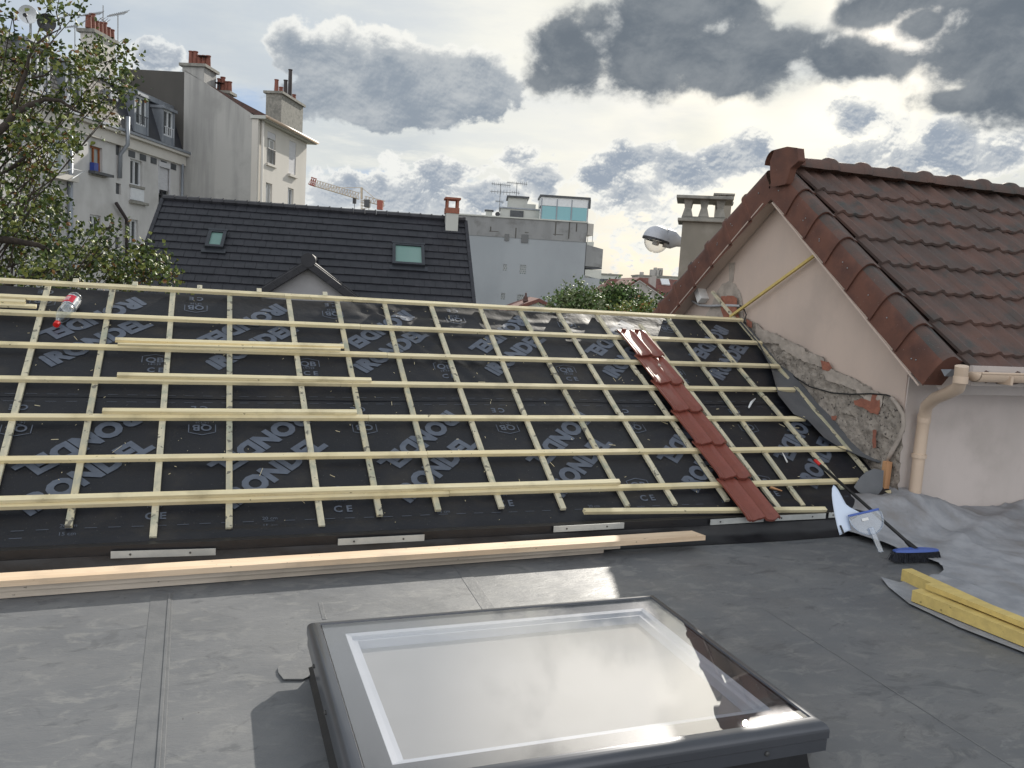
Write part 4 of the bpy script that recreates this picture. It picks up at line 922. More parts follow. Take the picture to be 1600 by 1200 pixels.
m = MB(); m.lathe((bb.x, 4.77, -1.12), [(.046, 0), (.055, .002), (.055, .03), (.046, .032)], 14); m.build('pipe_clip', 'gutter', house)
# broken band of mortar along the old roof line
Y = lambda px, py: onX(px, py, WX)
up_e = [(1150, 492), (1166, 496), (1186, 505), (1196, 515), (1222, 524), (1232, 531), (1254, 540), (1272, 552), (1290, 558), (1298, 572), (1318, 583), (1340, 592), (1368, 609), (1385, 617), (1408, 630), (1418, 642)]
lo_e = [(1418, 655), (1410, 720), (1408, 800), (1370, 800), (1330, 740), (1290, 690), (1240, 640), (1190, 560), (1150, 510)]
outl = [(p.y, p.z) for p in (Y(*q) for q in up_e+lo_e)]
def band(outl, step, name, mt, x_, amp, par=gw, seed=0, jag=.012):
    pts = []; n = len(outl)
    for i in range(n):
        a, b = V(outl[i]), V(outl[(i+1) % n]); k = max(1, int((b-a).length/step))
        for j in range(k):
            p = a.lerp(b, j/k); pts.append(p+V((mnoise.noise(V((p.x*30, p.y*30, seed))), mnoise.noise(V((p.x*30, p.y*30, seed+7)))))*jag)
    nb = len(pts)
    def inside(x, y):
        c = False
        for i in range(nb):
            x1, y1 = pts[i][0], pts[i][1]; x2, y2 = pts[(i+1) % nb][0], pts[(i+1) % nb][1]
            if (y1 > y) != (y2 > y) and x < (x2-x1)*(y-y1)/(y2-y1)+x1: c = not c
        return c
    al = list(pts); x = min(p[0] for p in pts)
    while x < max(p[0] for p in pts):
        y = min(p[1] for p in pts)
        while y < max(p[1] for p in pts):
            if inside(x, y): al.append(V((x+random.uniform(-.3, .3)*step, y+random.uniform(-.3, .3)*step)))
            y += step
        x += step
    r = delaunay_2d_cdt(al, [(i, (i+1) % nb) for i in range(nb)], [], 1, 1e-6)
    m = MB(); vs = []
    for v in r[0]:
        h = amp*(.5+.5*mnoise.fractal(V((v.x*14, v.y*14, seed)), 1, 2, 4)+.25*mnoise.cell(V((v.x*18, v.y*18, seed)))); vs.append(V((x_-.003-max(0, h), v.x, v.y)))
    k = len(vs); m.add(vs, [list(f) for f in r[2]])
    return m.build(name, mt, par, smooth=False)
band(outl, .022, 'broken_render', 'mortar', WX, .034, seed=2)
up2 = up_e[2:14]; strip2 = [Y(*p) for p in up2]; strip2 = [(p.y, p.z+.0) for p in strip2]+[(p.y, p.z-.10-.02*math.sin(i*2)) for i, p in reversed(list(enumerate(strip2)))]
band(strip2, .03, 'old_flashing_mortar', 'mortar_smooth', WX-.026, .012, seed=5, jag=.02)
def brickpatch(pts, seed): band([(p.y, p.z) for p in (Y(*q) for q in pts)], .02, 'exposed_brick', 'brick', WX-.032, .006, seed=seed, jag=.010)
brickpatch([(1288, 563), (1300, 566), (1306, 575), (1300, 580), (1291, 578)], 1)
brickpatch([(1340, 626), (1352, 622), (1366, 627), (1369, 616), (1380, 616), (1381, 640), (1378, 648), (1366, 645), (1352, 636), (1341, 633)], 2)
brickpatch([(1369, 672), (1375, 672), (1374, 700), (1369, 700)], 3); brickpatch([(1304, 650), (1313, 650), (1311, 657), (1305, 657)], 4); brickpatch([(1171, 499), (1180, 503), (1180, 512), (1172, 510)], 6)
band([(p.y, p.z) for p in (Y(*q) for q in ((1128, 444), (1140, 439), (1150, 444), (1158, 458), (1162, 480), (1163, 500), (1100, 500), (1112, 478), (1120, 460)))], .02, 'broken_render', 'mortar_smooth', WX, .010, seed=8)
band([(p.y, p.z) for p in (Y(*q) for q in ((1139, 411), (1149, 410), (1146, 440), (1140, 441)))], .02, 'filled_chase', 'mortar_smooth', WX, .004, seed=9, jag=.004)
brickpatch([(1132, 463), (1150, 462), (1157, 466), (1156, 480), (1160, 497), (1136, 497), (1130, 480)], 5)
# conduit, cables, vent boxes
m = MB(); m.tube([onX(x, y, WX-.035) for x, y in ((1072, 467), (1080, 469), (1088, 474), (1095, 477), (1110, 478), (1135, 477), (1156, 478))], .013, 10); m.build('conduit', 'conduit', house, smooth=True)
m = MB(); m.tube([onX(x, y, WX-.04) for x, y in ((1156, 477), (1162, 482), (1166, 492), (1163, 500), (1168, 514), (1185, 540), (1210, 570), (1240, 588), (1265, 604), (1300, 614), (1330, 616), (1360, 615), (1385, 617), (1393, 620))], .006, 7); m.build('cable', 'cable', house, smooth=True)
m = MB(); m.tube([onX(x, y, WX-.045) for x, y in ((1393, 621), (1402, 632), (1411, 648), (1412, 665), (1405, 685), (1392, 708), (1383, 724))], .017, 10); m.build('conduit', 'mortar_smooth', house, smooth=True)
a, b = onX(1091, 448, WX-.05), onX(1099, 470, WX-.05); m = MB(); m.bar(a, b, .10, .085, (0, 1, 0)); m.build('vent_box', 'white', house, bevel=.003)
m = MB(); p = onX(1407, 513, WX-.03); m.obox(p, (.03, 0, 0), (0, .022, 0), (0, 0, .045)); m.build('vent_box', 'white', house)

# ------------------------------------------------------------------ chimneys and lamp behind the tiled house
FC = Fr(atD(1095, 335, 12.2), 122)
ch = empty('chimney_stack', FC.P(0, GZ), 'large rendered chimney with a flat concrete cap on four splayed posts behind the tiled house', 'chimney')
m = MB(); u0, u1 = FC.uv(1062, 400)[0], FC.uv(1126, 400)[0]; zt = FC.uv(1095, 347)[1]; CD = .55
FC.box(m, u0, u1, GZ, zt, -CD, 0); m.build('stack', 'chim', ch)
m = MB(); FC.box(m, u0-.07, u1+.07, zt, zt+.045, -CD-.07, .07); FC.box(m, u0-.02, u1+.02, zt+.045, zt+.075, -CD-.02, .02); m.build('crown', 'stone', ch, bevel=.01)
m = MB(); zc = zt+.075; hp_ = .24
for uu in (u0+.06, (u0+u1)/2, u1-.06):
    for dd in (-.05, -CD+.05):
        if uu == (u0+u1)/2 and dd < -.1: continue
        for za, zb, wa, wb in ((zc, zc+.12, .075, .045), (zc+.12, zc+hp_, .042, .065)):
            vs = [FC.P(uu+sx_*w, z, dd+sy_*w) for z, w in ((za, wa), (zb, wb)) for sx_, sy_ in ((-1, -1), (1, -1), (1, 1), (-1, 1))]
            m.add(vs, [(0, 1, 2, 3), (4, 5, 6, 7)]+[(i, (i+1) % 4, 4+(i+1) % 4, 4+i) for i in range(4)])
m.build('cap_post', 'stone', ch)
m = MB(); FC.box(m, u0-.11, u1+.11, zc+hp_, zc+hp_+.045, -CD-.11, .11); m.build('cap_slab', 'stone', ch, bevel=.008)
FC2 = Fr(atD(1130, 320, 13.6), 122); c2_ = empty('small_chimney', FC2.P(0, GZ), 'small narrow chimney with a little slab cap just behind the big rendered chimney', 'chimney')
m = MB(); a0, a1 = FC2.uv(1117, 330)[0], FC2.uv(1142, 330)[0]; z_ = FC2.uv(1130, 318)[1]; FC2.box(m, a0, a1, GZ, z_, -.3, 0); m.build('stack', 'chim', c2_)
m = MB(); FC2.box(m, a0-.03, a1+.03, z_, z_+.03, -.33, .03)
for uu in (a0+.03, (a0+a1)/2, a1-.03):
    for dd in (-.03, -.27): FC2.box(m, uu-.02, uu+.02, z_+.03, z_+.13, dd-.02, dd+.02)
FC2.box(m, a0-.04, a1+.04, z_+.13, z_+.155, -.34, .04); m.build('cap', 'stone', c2_)
# street lamp
LP = atD(1032, 374, 13.0); FL = Fr(LP, 112)
lamp = empty('street_lamp', (LP.x+1.2, LP.y-.45, GZ), 'grey globe-shaped street lamp with a clear bowl poking out left of the rendered chimney', 'street lamp')
def lp(px, py): u, v = FL.uv(px, py); return FL.P(u, v)
c = lp(1026, 375); rr_ = abs(FL.uv(1048, 375)[0]-FL.uv(1003, 375)[0])/2; tilt = (FL.r*.97+V((0, 0, -.22))).normalized(); upv = (V((0, 0, 1))-tilt*tilt.z).normalized(); sd_ = tilt.cross(upv)
def dome(m, up, k, seg=18, rings=8, sx=1.0):
    vs = []
    for i in range(rings+1):
        t = math.pi/2*i/rings
        for j in range(seg): a = 2*math.pi*j/seg; vs.append(c+(tilt*math.cos(a)*sx+sd_*math.sin(a))*rr_*math.cos(t)*(1 if up else .86)+upv*(rr_*k*math.sin(t)*(1 if up else -1)+(.012 if up else -.012)))
    m.add(vs, [(i*seg+j, i*seg+(j+1) % seg, (i+1)*seg+(j+1) % seg, (i+1)*seg+j) for i in range(rings) for j in range(seg)])
m = MB(); dome(m, True, .95); m.lathe(c+tilt*rr_*.55+upv*.07, [(.15, 0), (.14, .12), (.085, .20), (.07, .26)], 14, tilt); m.build('housing', 'lamp', lamp, smooth=True)
m = MB(); dome(m, False, .85); m.build('bowl', 'lampglass', lamp, smooth=True)
m = MB(); m.lathe(c-upv*.012, [(rr_*.9, -.012), (rr_*1.02, -.012), (rr_*1.02, .02), (rr_*.9, .02)], 22, upv); m.build('rim', 'darkmetal', lamp)
m = MB(); m.lathe(c-upv*.08, [(.0, 0), (.05, .0), (.06, .06)], 10, upv); m.build('bulb_holder', 'white', lamp)
e0 = c+tilt*rr_*1.6+upv*.05; m = MB(); m.tube([e0, e0+tilt*.35-V((0, 0, .02)), V((LP.x+1.15, LP.y-.43, e0.z-.35)), V((LP.x+1.2, LP.y-.45, e0.z-1.2)), V((LP.x+1.2, LP.y-.45, GZ))], [.045, .045, .05, .06, .08], 10); m.build('pole', 'metal', lamp, smooth=True)

# ================================================================== black-tiled house
az_s = 10.0; D0 = 27.0
FB = Fr(atD(255, 311, D0), 90+az_s)
ridge_z = FB.uv(255, 311)[1]; ul = 0; ur = FB.uv(727, 347)[0]
slp = R(37.5)
dnv = (FB.n*math.cos(slp)+V((0, 0, -math.sin(slp)))); nrv = (FB.n*math.sin(slp)+V((0, 0, math.cos(slp))))
bh = empty('black_roof_house', FB.P(ur/2, GZ, 3), 'house with a long black flat-tiled roof, two roof windows and a small gable', 'house')
LS = 5.8
flatp = lambda t: 0
t3 = tiled('front_roof_slope', FB.P(0, ridge_z), FB.r, dnv, nrv, ur, LS, .345, .30, flatp, .03, .035, 'slate', bh, seg=1, jitter=.004, flat_joint=True, stagger=.5)
nb_ = (-FB.n*math.cos(slp)+V((0, 0, -math.sin(slp))))
m = MB(); p0, p1 = FB.P(0, ridge_z), FB.P(ur, ridge_z); m.prism([p0, p0+dnv*LS, p0+dnv*LS-V((0, 0, .3)), p0-V((0, 0, .35)), p0+nb_*LS-V((0, 0, .3)), p0+nb_*LS], FB.r*ur); 
m.norm = True; hb = m.build('roof_structure', 'slate', bh)
m = MB(); e1, e2 = LS*math.cos(slp)-.4, LS*math.sin(slp)
m.prism([FB.P(.15, GZ, e1), FB.P(.15, ridge_z-e2-.2, e1), FB.P(.15, ridge_z-.35, 0), FB.P(.15, ridge_z-e2-.2, -e1), FB.P(.15, GZ, -e1)], FB.r*(ur-.3)); m.build('wall', 'dormer', bh)
nrt = 26
for i in range(nrt):
    m = MB(); a = FB.P(ur*i/nrt, ridge_z+.03); b = FB.P(ur*(i+1)/nrt-.05, ridge_z+.03); m.tube([a, b], [.10, .105], 8); m.tube([b-FB.r*.0, b+FB.r*.045], .125, 8); m.build('ridge_tile', 'slate', bh)
for uu in (ur+.01, -.01):
    m = MB()
    for i in range(17):
        s = i*.345+.02; m.obox(FB.P(uu, ridge_z)+dnv*(s+.18)+nrv*.01, FB.r*.05, dnv*.185, (nrv+dnv*.12)*.045)
    m.build('verge_trim', 'slate', bh)
# roof windows
def onslope(px, py): p0 = FB.P(0, ridge_z); return onP(px, py, p0, nrv)
def roofwin(cx, cy, wpx, hpx):
    c = onslope(cx, cy); w = (onslope(cx+wpx/2, cy)-onslope(cx-wpx/2, cy)).dot(FB.r)/2; h = (onslope(cx, cy+hpx/2)-onslope(cx, cy-hpx/2)).dot(dnv)/2
    m = MB(); k = .09
    for a, b, hw, hh in ((-w+k/2, 0, k/2, h), (w-k/2, 0, k/2, h), (0, -h+k/2, w-k, k/2), (0, h-k/2, w-k, k/2)): m.obox(c+FB.r*a+dnv*b+nrv*.09, FB.r*hw, dnv*hh, nrv*.05)
    rw = m.build('roof_window', 'anthracite', bh)
    m = MB(); m.obox(c+nrv*.08, FB.r*(w-k+.005), dnv*(h-k+.005), nrv*.015); m.build('pane', 'pane_teal', rw)
    m = MB(); m.obox(c+dnv*(h+.09)+nrv*.045, FB.r*(w+.08), dnv*.09, nrv*.012); m.build('flashing', 'anthracite', rw)
    m = MB(); m.obox(c-dnv*(h+.015)+nrv*.12, FB.r*(w+.02), dnv*.04, nrv*.03); m.build('hood', 'anthracite', rw)
roofwin(338, 378, 29, 26); roofwin(638, 402, 50, 32)
# roof chimney
cc_ = FB.uv(706, 345); m = MB(); zt2 = FB.uv(706, 334, .3)[1]; cu0, cu1 = FB.uv(696, 345, .3)[0], FB.uv(715, 345, .3)[0]
FB.box(m, cu0, cu1, ridge_z-1.4, zt2, -.05, .5); cs = m.build('chimney', 'wallE', bh, label='pale chimney with a brick collar near the right end of the black roof')
m = MB(); FB.box(m, cu0-.02, cu1+.02, zt2, zt2+.17, -.07, .52); m.build('brick_collar', 'brick', cs)
m = MB()
for uu in (cu0+.03, cu1-.03):
    for dd in (-.03, .47): FB.box(m, uu-.03, uu+.03, zt2+.17, zt2+.42, dd-.03, dd+.03)
m.build('cap_post', 'brick', cs)
m = MB(); FB.box(m, cu0-.05, cu1+.05, zt2+.42, zt2+.48, -.09, .54); m.build('cap_slab', 'brick', cs)
# projecting gable
GP = 3.9; ga = FB.uv(482, 408, GP); gl = FB.uv(405, 455, GP); g_r = FB.uv(552, 461, GP)
gs = (ga[1]-g_r[1])/(g_r[0]-ga[0]); low_z = ga[1]-3.0*gs
m = MB(); m.prism([FB.P(ga[0]-2.6, GZ, GP-.15), FB.P(ga[0]-2.6, ga[1]-2.6*gs-.14, GP-.15), FB.P(ga[0], ga[1]-.14, GP-.15), FB.P(ga[0]+2.6, ga[1]-2.6*gs-.14, GP-.15), FB.P(ga[0]+2.6, GZ, GP-.15)], -FB.n*(GP-.2)); m.build('gable_wall', 'dormer', bh)
for sg in (-1, 1):
    dv = (FB.r*sg*1.0+V((0, 0, -gs))).normalized(); nv = (FB.r*sg*gs+V((0, 0, 1))).normalized(); m = MB()
    a = FB.P(ga[0], ga[1], GP); m.obox(a+dv*1.45-FB.n*1.6+nv*.02, dv*1.45, FB.n*1.6, nv*.04); m.build('gable_roof', 'slate', bh)
    for i in range(8):
        m = MB(); m.obox(a+dv*(.2+i*.345)+FB.n*.02-nv*.07, dv*.18, FB.n*.09, nv*.10+dv*.02); m.build('gable_verge_tile', 'slate', bh, bevel=.02)
m = MB(); m.tube([FB.P(ga[0], ga[1]+.05, GP+.12), FB.P(ga[0], ga[1]+.05, .6)], .15, 10); m.tube([FB.P(ga[0], ga[1]+.02, GP+.14), FB.P(ga[0], ga[1]+.02, GP-.1)], .19, 12); m.build('gable_ridge', 'slate', bh, smooth='auto')

# ================================================================== buildings on the left
def pots(F, u0, u1, z, d, n, par, hs=None, r_=.11, mt='pot'):
    for i in range(n):
        u = u0+(u1-u0)*(i+.5)/n; h = hs[i] if hs else .45; mm = MB(); rad = r_*.85
        mm.lathe(F.P(u, z, d), [(rad*.8, 0), (rad*1.05, .03), (rad, h*.4), (rad*.9, h-.06), (rad*1.1, h-.04), (rad*1.1, h), (rad*.7, h), (rad*.7, h-.1)], 10)
        mm.build('chimney_pot', (mt if h < .75 else 'pot_dark'), par, smooth='auto')
F1 = Fr(atD(287, 240, 43.0), 24.2)
b1_ = empty('mansard_building', F1.P(-6, GZ), 'aged grey apartment building with a slate mansard roof behind the tree on the left', 'building')
CZ = 5.25
wins = [dict(c=(150, 250), s=(20, 42), frame='orange_frame', pane='curtain'), dict(c=(213, 270), s=(19, 40)), dict(c=(256, 292), s=(16, 60)), dict(c=(149, 355), s=(17, 38)), dict(c=(208, 362), s=(16, 38)), dict(c=(90, 235), s=(26, 60), pane='curtain'),
        dict(c=(88, 345), s=(24, 50)), dict(c=(30, 228), s=(26, 60)), dict(c=(20, 345), s=(26, 56)), dict(c=(149, 455), s=(17, 38)), dict(c=(208, 455), s=(16, 38))]
for w_i in wins: w_i['r'] = F1.at(*w_i['c'], *w_i['s'])
vents = [F1.at(185, 234, 8, 18), F1.at(185, 295, 8, 17), F1.at(184, 379, 8, 17)]
wall_prism(F1, [(-22, GZ), (0.3, GZ), (0.3, CZ-.55), (-22, CZ-.55)], 10, [w_i['r'] for w_i in wins]+vents, 'wallA', b1_)
for i, w_i in enumerate(wins):
    if i == 2:
        r_ = w_i['r']; zm = r_[2]+(r_[3]-r_[2])*.42
        window(F1, (r_[0], r_[1], r_[2], zm), b1_, sill=True, muntin=1, transom=(.35, .7), frame='darkmetal')
        m = MB(); F1.box(m, r_[0], r_[1], zm, r_[3], -.14, -.06); F1.box(m, r_[0]-.06, r_[0], zm-.2, r_[3]+.08, -.1, .03); F1.box(m, r_[1], r_[1]+.06, zm-.2, r_[3]+.08, -.1, .03); F1.box(m, r_[0]-.06, r_[1]+.06, r_[3]-.0, r_[3]+.22, -.12, .04)
        m.build('roller_shutter', 'shutter', b1_)
    else: window(F1, w_i['r'], b1_, frame=w_i.get('frame', 'whitefrm'), pane=w_i.get('pane', 'pane'), muntin=1, transom=())
for v_ in vents: m = MB(); F1.box(m, v_[0]+.02, v_[1]-.02, v_[2]+.02, v_[3]-.02, -.14, -.08); m.build('vent_grille', 'zinc_dark', b1_)
r_ = wins[0]['r']; m = MB(); F1.box(m, r_[0]-.1, r_[1]+.35, r_[2]-.05, r_[2]+.05, .02, .28); m.build('window_box', 'zinc_dark', b1_)
m = MB(); F1.box(m, r_[0]-.02, r_[0]+.26, r_[2]+.03, r_[2]+.36, .02, .2); m.build('blue_crate', 'blue', b1_, label='small blue box on the sill of the orange framed window')
r_ = wins[1]['r']; m = MB(); F1.box(m, r_[0], r_[1]+.05, r_[2]-.62, r_[2]-.13, -.0, .06); m.build('spandrel_panel', 'whitefrm', b1_); m = MB(); F1.box(m, r_[0]-.1, r_[1]+.25, r_[2]-.78, r_[2]-.66, 0, .18); m.build('ledge', 'stone', b1_)
# cornice
m = MB(); F1.box(m, -22, .25, CZ-.55, CZ-.12, -.3, .12); F1.box(m, -22, .28, CZ-.12, CZ, -.3, .30); m.build('cornice', 'wallC', b1_, bevel=.02)
m = MB(); F1.box(m, -22, .3, CZ+.001, CZ+.10, .05, .36); m.build('gutter', 'zinc', b1_)
for u in [-1.0+-.9*i for i in range(5)]: m = MB(); F1.box(m, u-.25, u+.25, CZ-.86, CZ-.60, 0, .02); m.build('soffit_block', 'zinc_dark', b1_)
# mansard: steep part then shallow part (profile in u,d)
def mprofile(u0, u1, mt, name, z1=7.2, d1=-.62):
    mm = MB(); mm.prism([F1.P(u0, CZ+.05, 0), F1.P(u0, z1, d1), F1.P(u0, z1, -4), F1.P(u0, CZ+.05, -4)], F1.r*(u1-u0)); return mm.build(name, mt, b1_, uvs=uv_plane(F1))
mprofile(-5.2, .2, 'mansard', 'mansard_slope'); mprofile(-22, -5.203, 'slatewall', 'mansard_slope')
m = MB(); F1.box(m, -22, .2, 7.203, 7.42, -.95, -.50); m.build('roof_gutter', 'zinc', b1_)
m = MB(); m.prism([F1.P(-22, 7.2, -.63), F1.P(-22, 7.36, -.8), F1.P(-22, 8.75, -4.4), F1.P(-22, 8.75, -6.5), F1.P(-22, 7.2, -10)], F1.r*22.1); m.build('upper_roof', 'zinc_dark', b1_)
def dormer(cx, cy, wpx, hpx, lattice=False, frame='whitefrm'):
    r = F1.at(cx, cy, wpx, hpx, d=.0); w = (r[1]-r[0]); u0, u1 = r[0], r[1]; z0, z1 = r[2], r[3]
    m = MB(); F1.box(m, u0-.14, u0, z0, z1, -1.1, -.02); F1.box(m, u1, u1+.14, z0, z1, -1.1, -.02); F1.box(m, u0-.2, u1+.2, z1, z1+.12, -1.2, .08); F1.box(m, u0, u1, z0, z0+(z1-z0)*.22, -.9, -.05); dm = m.build('dormer', 'zinc', b1_)
    window(F1, (u0, u1, z0+(z1-z0)*.22+.005, z1-.005), dm if False else b1_, muntin=1, sill=False, inset=.12, frame=frame, name='dormer_window')
    rl = MB()
    for i in range(5): uu = u0+(u1-u0)*(i+.5)/5; rl.tube([F1.P(uu, z0+(z1-z0)*.22, .02), F1.P(uu, z0+(z1-z0)*.48, .02)], .012, 4)
    rl.tube([F1.P(u0, z0+(z1-z0)*.48, .02), F1.P(u1, z0+(z1-z0)*.48, .02)], .018, 4); rl.build('window_rail', 'whitefrm' if lattice else 'zinc_dark', dm)
dormer(222, 180, 17, 58); dormer(264, 199, 15, 52, True); dormer(118, 135, 22, 62); dormer(62, 108, 26, 74)
m = MB(); r_ = F1.at(173, 149, 12, 14, d=-.3); F1.box(m, r_[0], r_[1], r_[2], r_[3], -.5, -.15); m.build('skylight_hatch', 'zinc', b1_)
# drainpipes
m = MB(); u, v = F1.uv(184, 200); F1.P; m.tube([F1.P(u, CZ+.6, .42), F1.P(u, CZ-.5, .42), F1.P(u, CZ-.9, .12), F1.P(u, 3.4, .1)], .08, 8); m.build('drainpipe', 'zinc', b1_, smooth=True)
m = MB(); m.tube([F1.P(-.35, CZ-.5, .12), F1.P(-.35, GZ, .12)], .06, 8); m.build('drainpipe', 'zinc', b1_, smooth=True)
m = MB(); a = F1.uv(176, 317); b = F1.uv(192, 342); m.tube([F1.P(a[0], a[1], .15), F1.P(b[0], b[1], .15), F1.P(b[0]+.1, b[1]-.4, .12), F1.P(b[0]+.1, GZ, .12)], .07, 8); m.build('waste_pipe', 'pot_dark', b1_, smooth=True)
m = MB(); u = F1.uv(106, 300)[0]; m.tube([F1.P(u, 4.5, .1), F1.P(u, GZ, .1)], .09, 8); m.build('drainpipe', 'zinc', b1_, smooth=True)
r_ = wins[5]['r']; m = MB(); F1.box(m, r_[0]-.15, r_[1]+.25, r_[2]-.35, r_[2]-.14, 0, .35); m.build('balcony_ledge', 'wallC', b1_)
# clothes dryer arm on the facade
m = MB(); pts = [F1.uv(x, y, .5) for x, y in ((85, 275), (113, 264), (139, 268), (113, 279))]; m.tube([F1.P(pts[0][0], pts[0][1], .1), F1.P(pts[1][0], pts[1][1], .5), F1.P(pts[2][0], pts[2][1], .3), F1.P(pts[3][0], pts[3][1], .5)], .022, 5); m.build('drying_rack', 'whitefrm', b1_)
# big chimney of the mansard building
m = MB(); r_ = F1.at(163, 90, 34, 60, d=-3.0); z0 = 7.3; F1.box(m, r_[0], r_[1], z0, r_[3], -3.6, -3.0); cb_ = m.build('chimney', 'wallC', b1_, label='broad pale chimney crowded with terracotta pots')
m = MB(); F1.box(m, r_[0]-.12, r_[1]+.12, r_[3], r_[3]+.15, -3.72, -2.88); m.build('crown', 'stone', cb_)
pots(F1, r_[0]-.2, r_[1]+.2, r_[3]+.15, -3.2, 7, cb_, [.55, .72, .5, .55, .62, .5, .5], .15)

F2 = Fr(F1.P(0, 0), 114.2)
wb = empty('party_wall_house', F2.P(1.8, GZ, -3), 'tall pale house with a blank cement side wall and terracotta chimneys left of centre', 'building')
uR = F2.uv(402, 182)[0]; zR = F2.uv(402, 182)[1]
F3 = Fr(F2.P(uR, 0), 26.0); u3e = F3.uv(478, 213)[0]
depth = u3e
tl_ = F2.uv(186, 107); ta = F2.uv(280, 112); tb = F2.uv(322, 130)
m = MB(); m.prism([F2.P(u, v) for u, v in ((-.02, GZ), (uR, GZ), (uR, zR-.05), (tb[0], tb[1]), (ta[0]+.1, ta[1]+.1), (-.02, ta[1]+.1))], -F2.n*depth); wbm = m.build('blank_side_wall', 'wallB', wb)
m = MB(); m.prism([F2.P(u, v) for u, v in ((-3.4, GZ), (-.025, GZ), (-.025, ta[1]), (tl_[0], tl_[1]))], -F2.n*(depth*.5)); m.build('upper_side_wall', 'wallDark', wb)
# facade F3 (slightly proud skin with openings)
w3 = [dict(c=(424, 232), s=(13, 50)), dict(c=(457, 247), s=(11, 52), sh=1), dict(c=(420, 306), s=(10, 40)), dict(c=(454, 312), s=(9, 36)), dict(c=(419, 375), s=(10, 36)), dict(c=(453, 378), s=(9, 36))]
for q in w3: q['r'] = F3.at(*q['c'], *q['s'], d=.06)
F3s = Fr(F3.P(0, 0, .06), 26.0)
wall_prism(F3s, [(-.02, GZ), (u3e, GZ), (u3e, zR-.12), (-.02, zR-.12)], .055 if False else .3, [q['r'] for q in w3], 'wallC', wb, 'front_wall', reveal=.22)
for q in w3:
    r_ = q['r']
    if q.get('sh'):
        m = MB(); F3s.box(m, r_[0], r_[1], r_[2], r_[3], -.10, -.03); m.build('roller_shutter', 'shutter', wb); m = MB(); F3s.box(m, r_[0]-.1, r_[1]+.1, r_[2]-.14, r_[2]-.01, -.05, .14); m.build('sill', 'wallC', wb)
    elif q is w3[0]:
        zt_ = r_[2]+(r_[3]-r_[2])*.8; window(F3s, (r_[0], r_[1], r_[2], zt_), wb, frame='whitefrm', sillmat='wallC'); m = MB(); F3s.box(m, r_[0], r_[1], zt_, r_[3], -.12, -.02); m.build('roller_shutter', 'shutter', wb)
        m = MB(); 
        for i in range(6): uu = r_[0]+(r_[1]-r_[0])*(i+.5)/6; m.tube([F3s.P(uu, r_[2]+.05, .02), F3s.P(uu, r_[2]+.7, .02)], .015, 4)
        m.tube([F3s.P(r_[0], r_[2]+.7, .02), F3s.P(r_[1], r_[2]+.7, .02)], .02, 4); m.build('window_rail', 'darkmetal', wb)
    else: window(F3s, r_, wb, sillmat='wallC')
# eaves and roof of that house
m = MB(); F3.box(m, -.1, u3e+.5, zR-.10, zR+.05, -.3, .45); m.build('eaves', 'wallE', wb)
m = MB(); m.tube([F3.P(-.1, zR+.0, .5), F3.P(u3e+.5, zR+.0, .5)], .07, 8); m.build('gutter', 'gutter', wb, smooth=True)
s_ = (tb[1]-zR)/(uR-tb[0]); m = MB()
m.prism([F3.P(.05, zR-.12, .42), F3.P(.05, zR+.10, .42), F3.P(.05, zR-.06+s_*3.0, -3.0), F3.P(.05, zR-.5+s_*3.0, -3.0)], F3.r*(u3e+.4)); m.build('roof_slope', 'redroof' if False else 'roof_edge', wb)
m = MB(); p = F3.P(.28, 0, .16); m.tube([V((p.x, p.y, zR)), V((p.x, p.y, GZ))], .07, 8); m.build('drainpipe', 'wallC', wb, smooth=True)
def chim(F, px0, px1, ptop, pbot, d, dd, n, hs, mt, par, lab, crown='stone'):
    u0, u1 = F.uv(px0, ptop, d)[0], F.uv(px1, ptop, d)[0]; z1 = F.uv((px0+px1)/2, ptop, d)[1]; z0 = F.uv((px0+px1)/2, pbot, d)[1]-1.5
    m = MB(); F.box(m, u0, u1, z0, z1, d-dd, d); o = m.build('chimney', mt, par, label=lab); m = MB(); F.box(m, u0-.12, u1+.12, z1, z1+.13, d-dd-.12, d+.12); m.build('crown', crown, o)
    pots(F, u0, u1, z1+.13, d-dd*.5, n, o, hs, .14); return o
chim(F2, 285, 319, 104, 125, .0-.02, 1.3, 5, [.85*.85, .9*.8, .55, .55, .55], 'wallB', wb, 'broad chimney with five terracotta pots on the top of the blank wall')
chim(F2, 336, 357, 146, 150, -1.2, .6, 4, [.62, .7, .5, .5], 'wallB', wb, 'row of small pots behind the sloping edge of the blank wall')
chim(F3, 440, 474, 157, 195, -1.8, .9, 5, [.7, .45, 1.0, 1.75, .5], 'stone', wb, 'tall dark chimney with two long flue pipes above the front wall')
m = MB(); u, v = F2.uv(340, 128, -1.2); m.lathe(F2.P(u, v, -1.4), [(.0, .05), (.28, -.02), (.05, -.03), (.05, -.4)], 10); m.build('chimney_cowl', 'darkmetal', wb)
m = MB(); u, v = F2.uv(317, 88, -.5); m.lathe(F2.P(u, v, -.6), [(.0, .03), (.28, 0), (.04, -.01), (.04, -.3)], 10); m.build('chimney_cowl', 'darkmetal', wb)

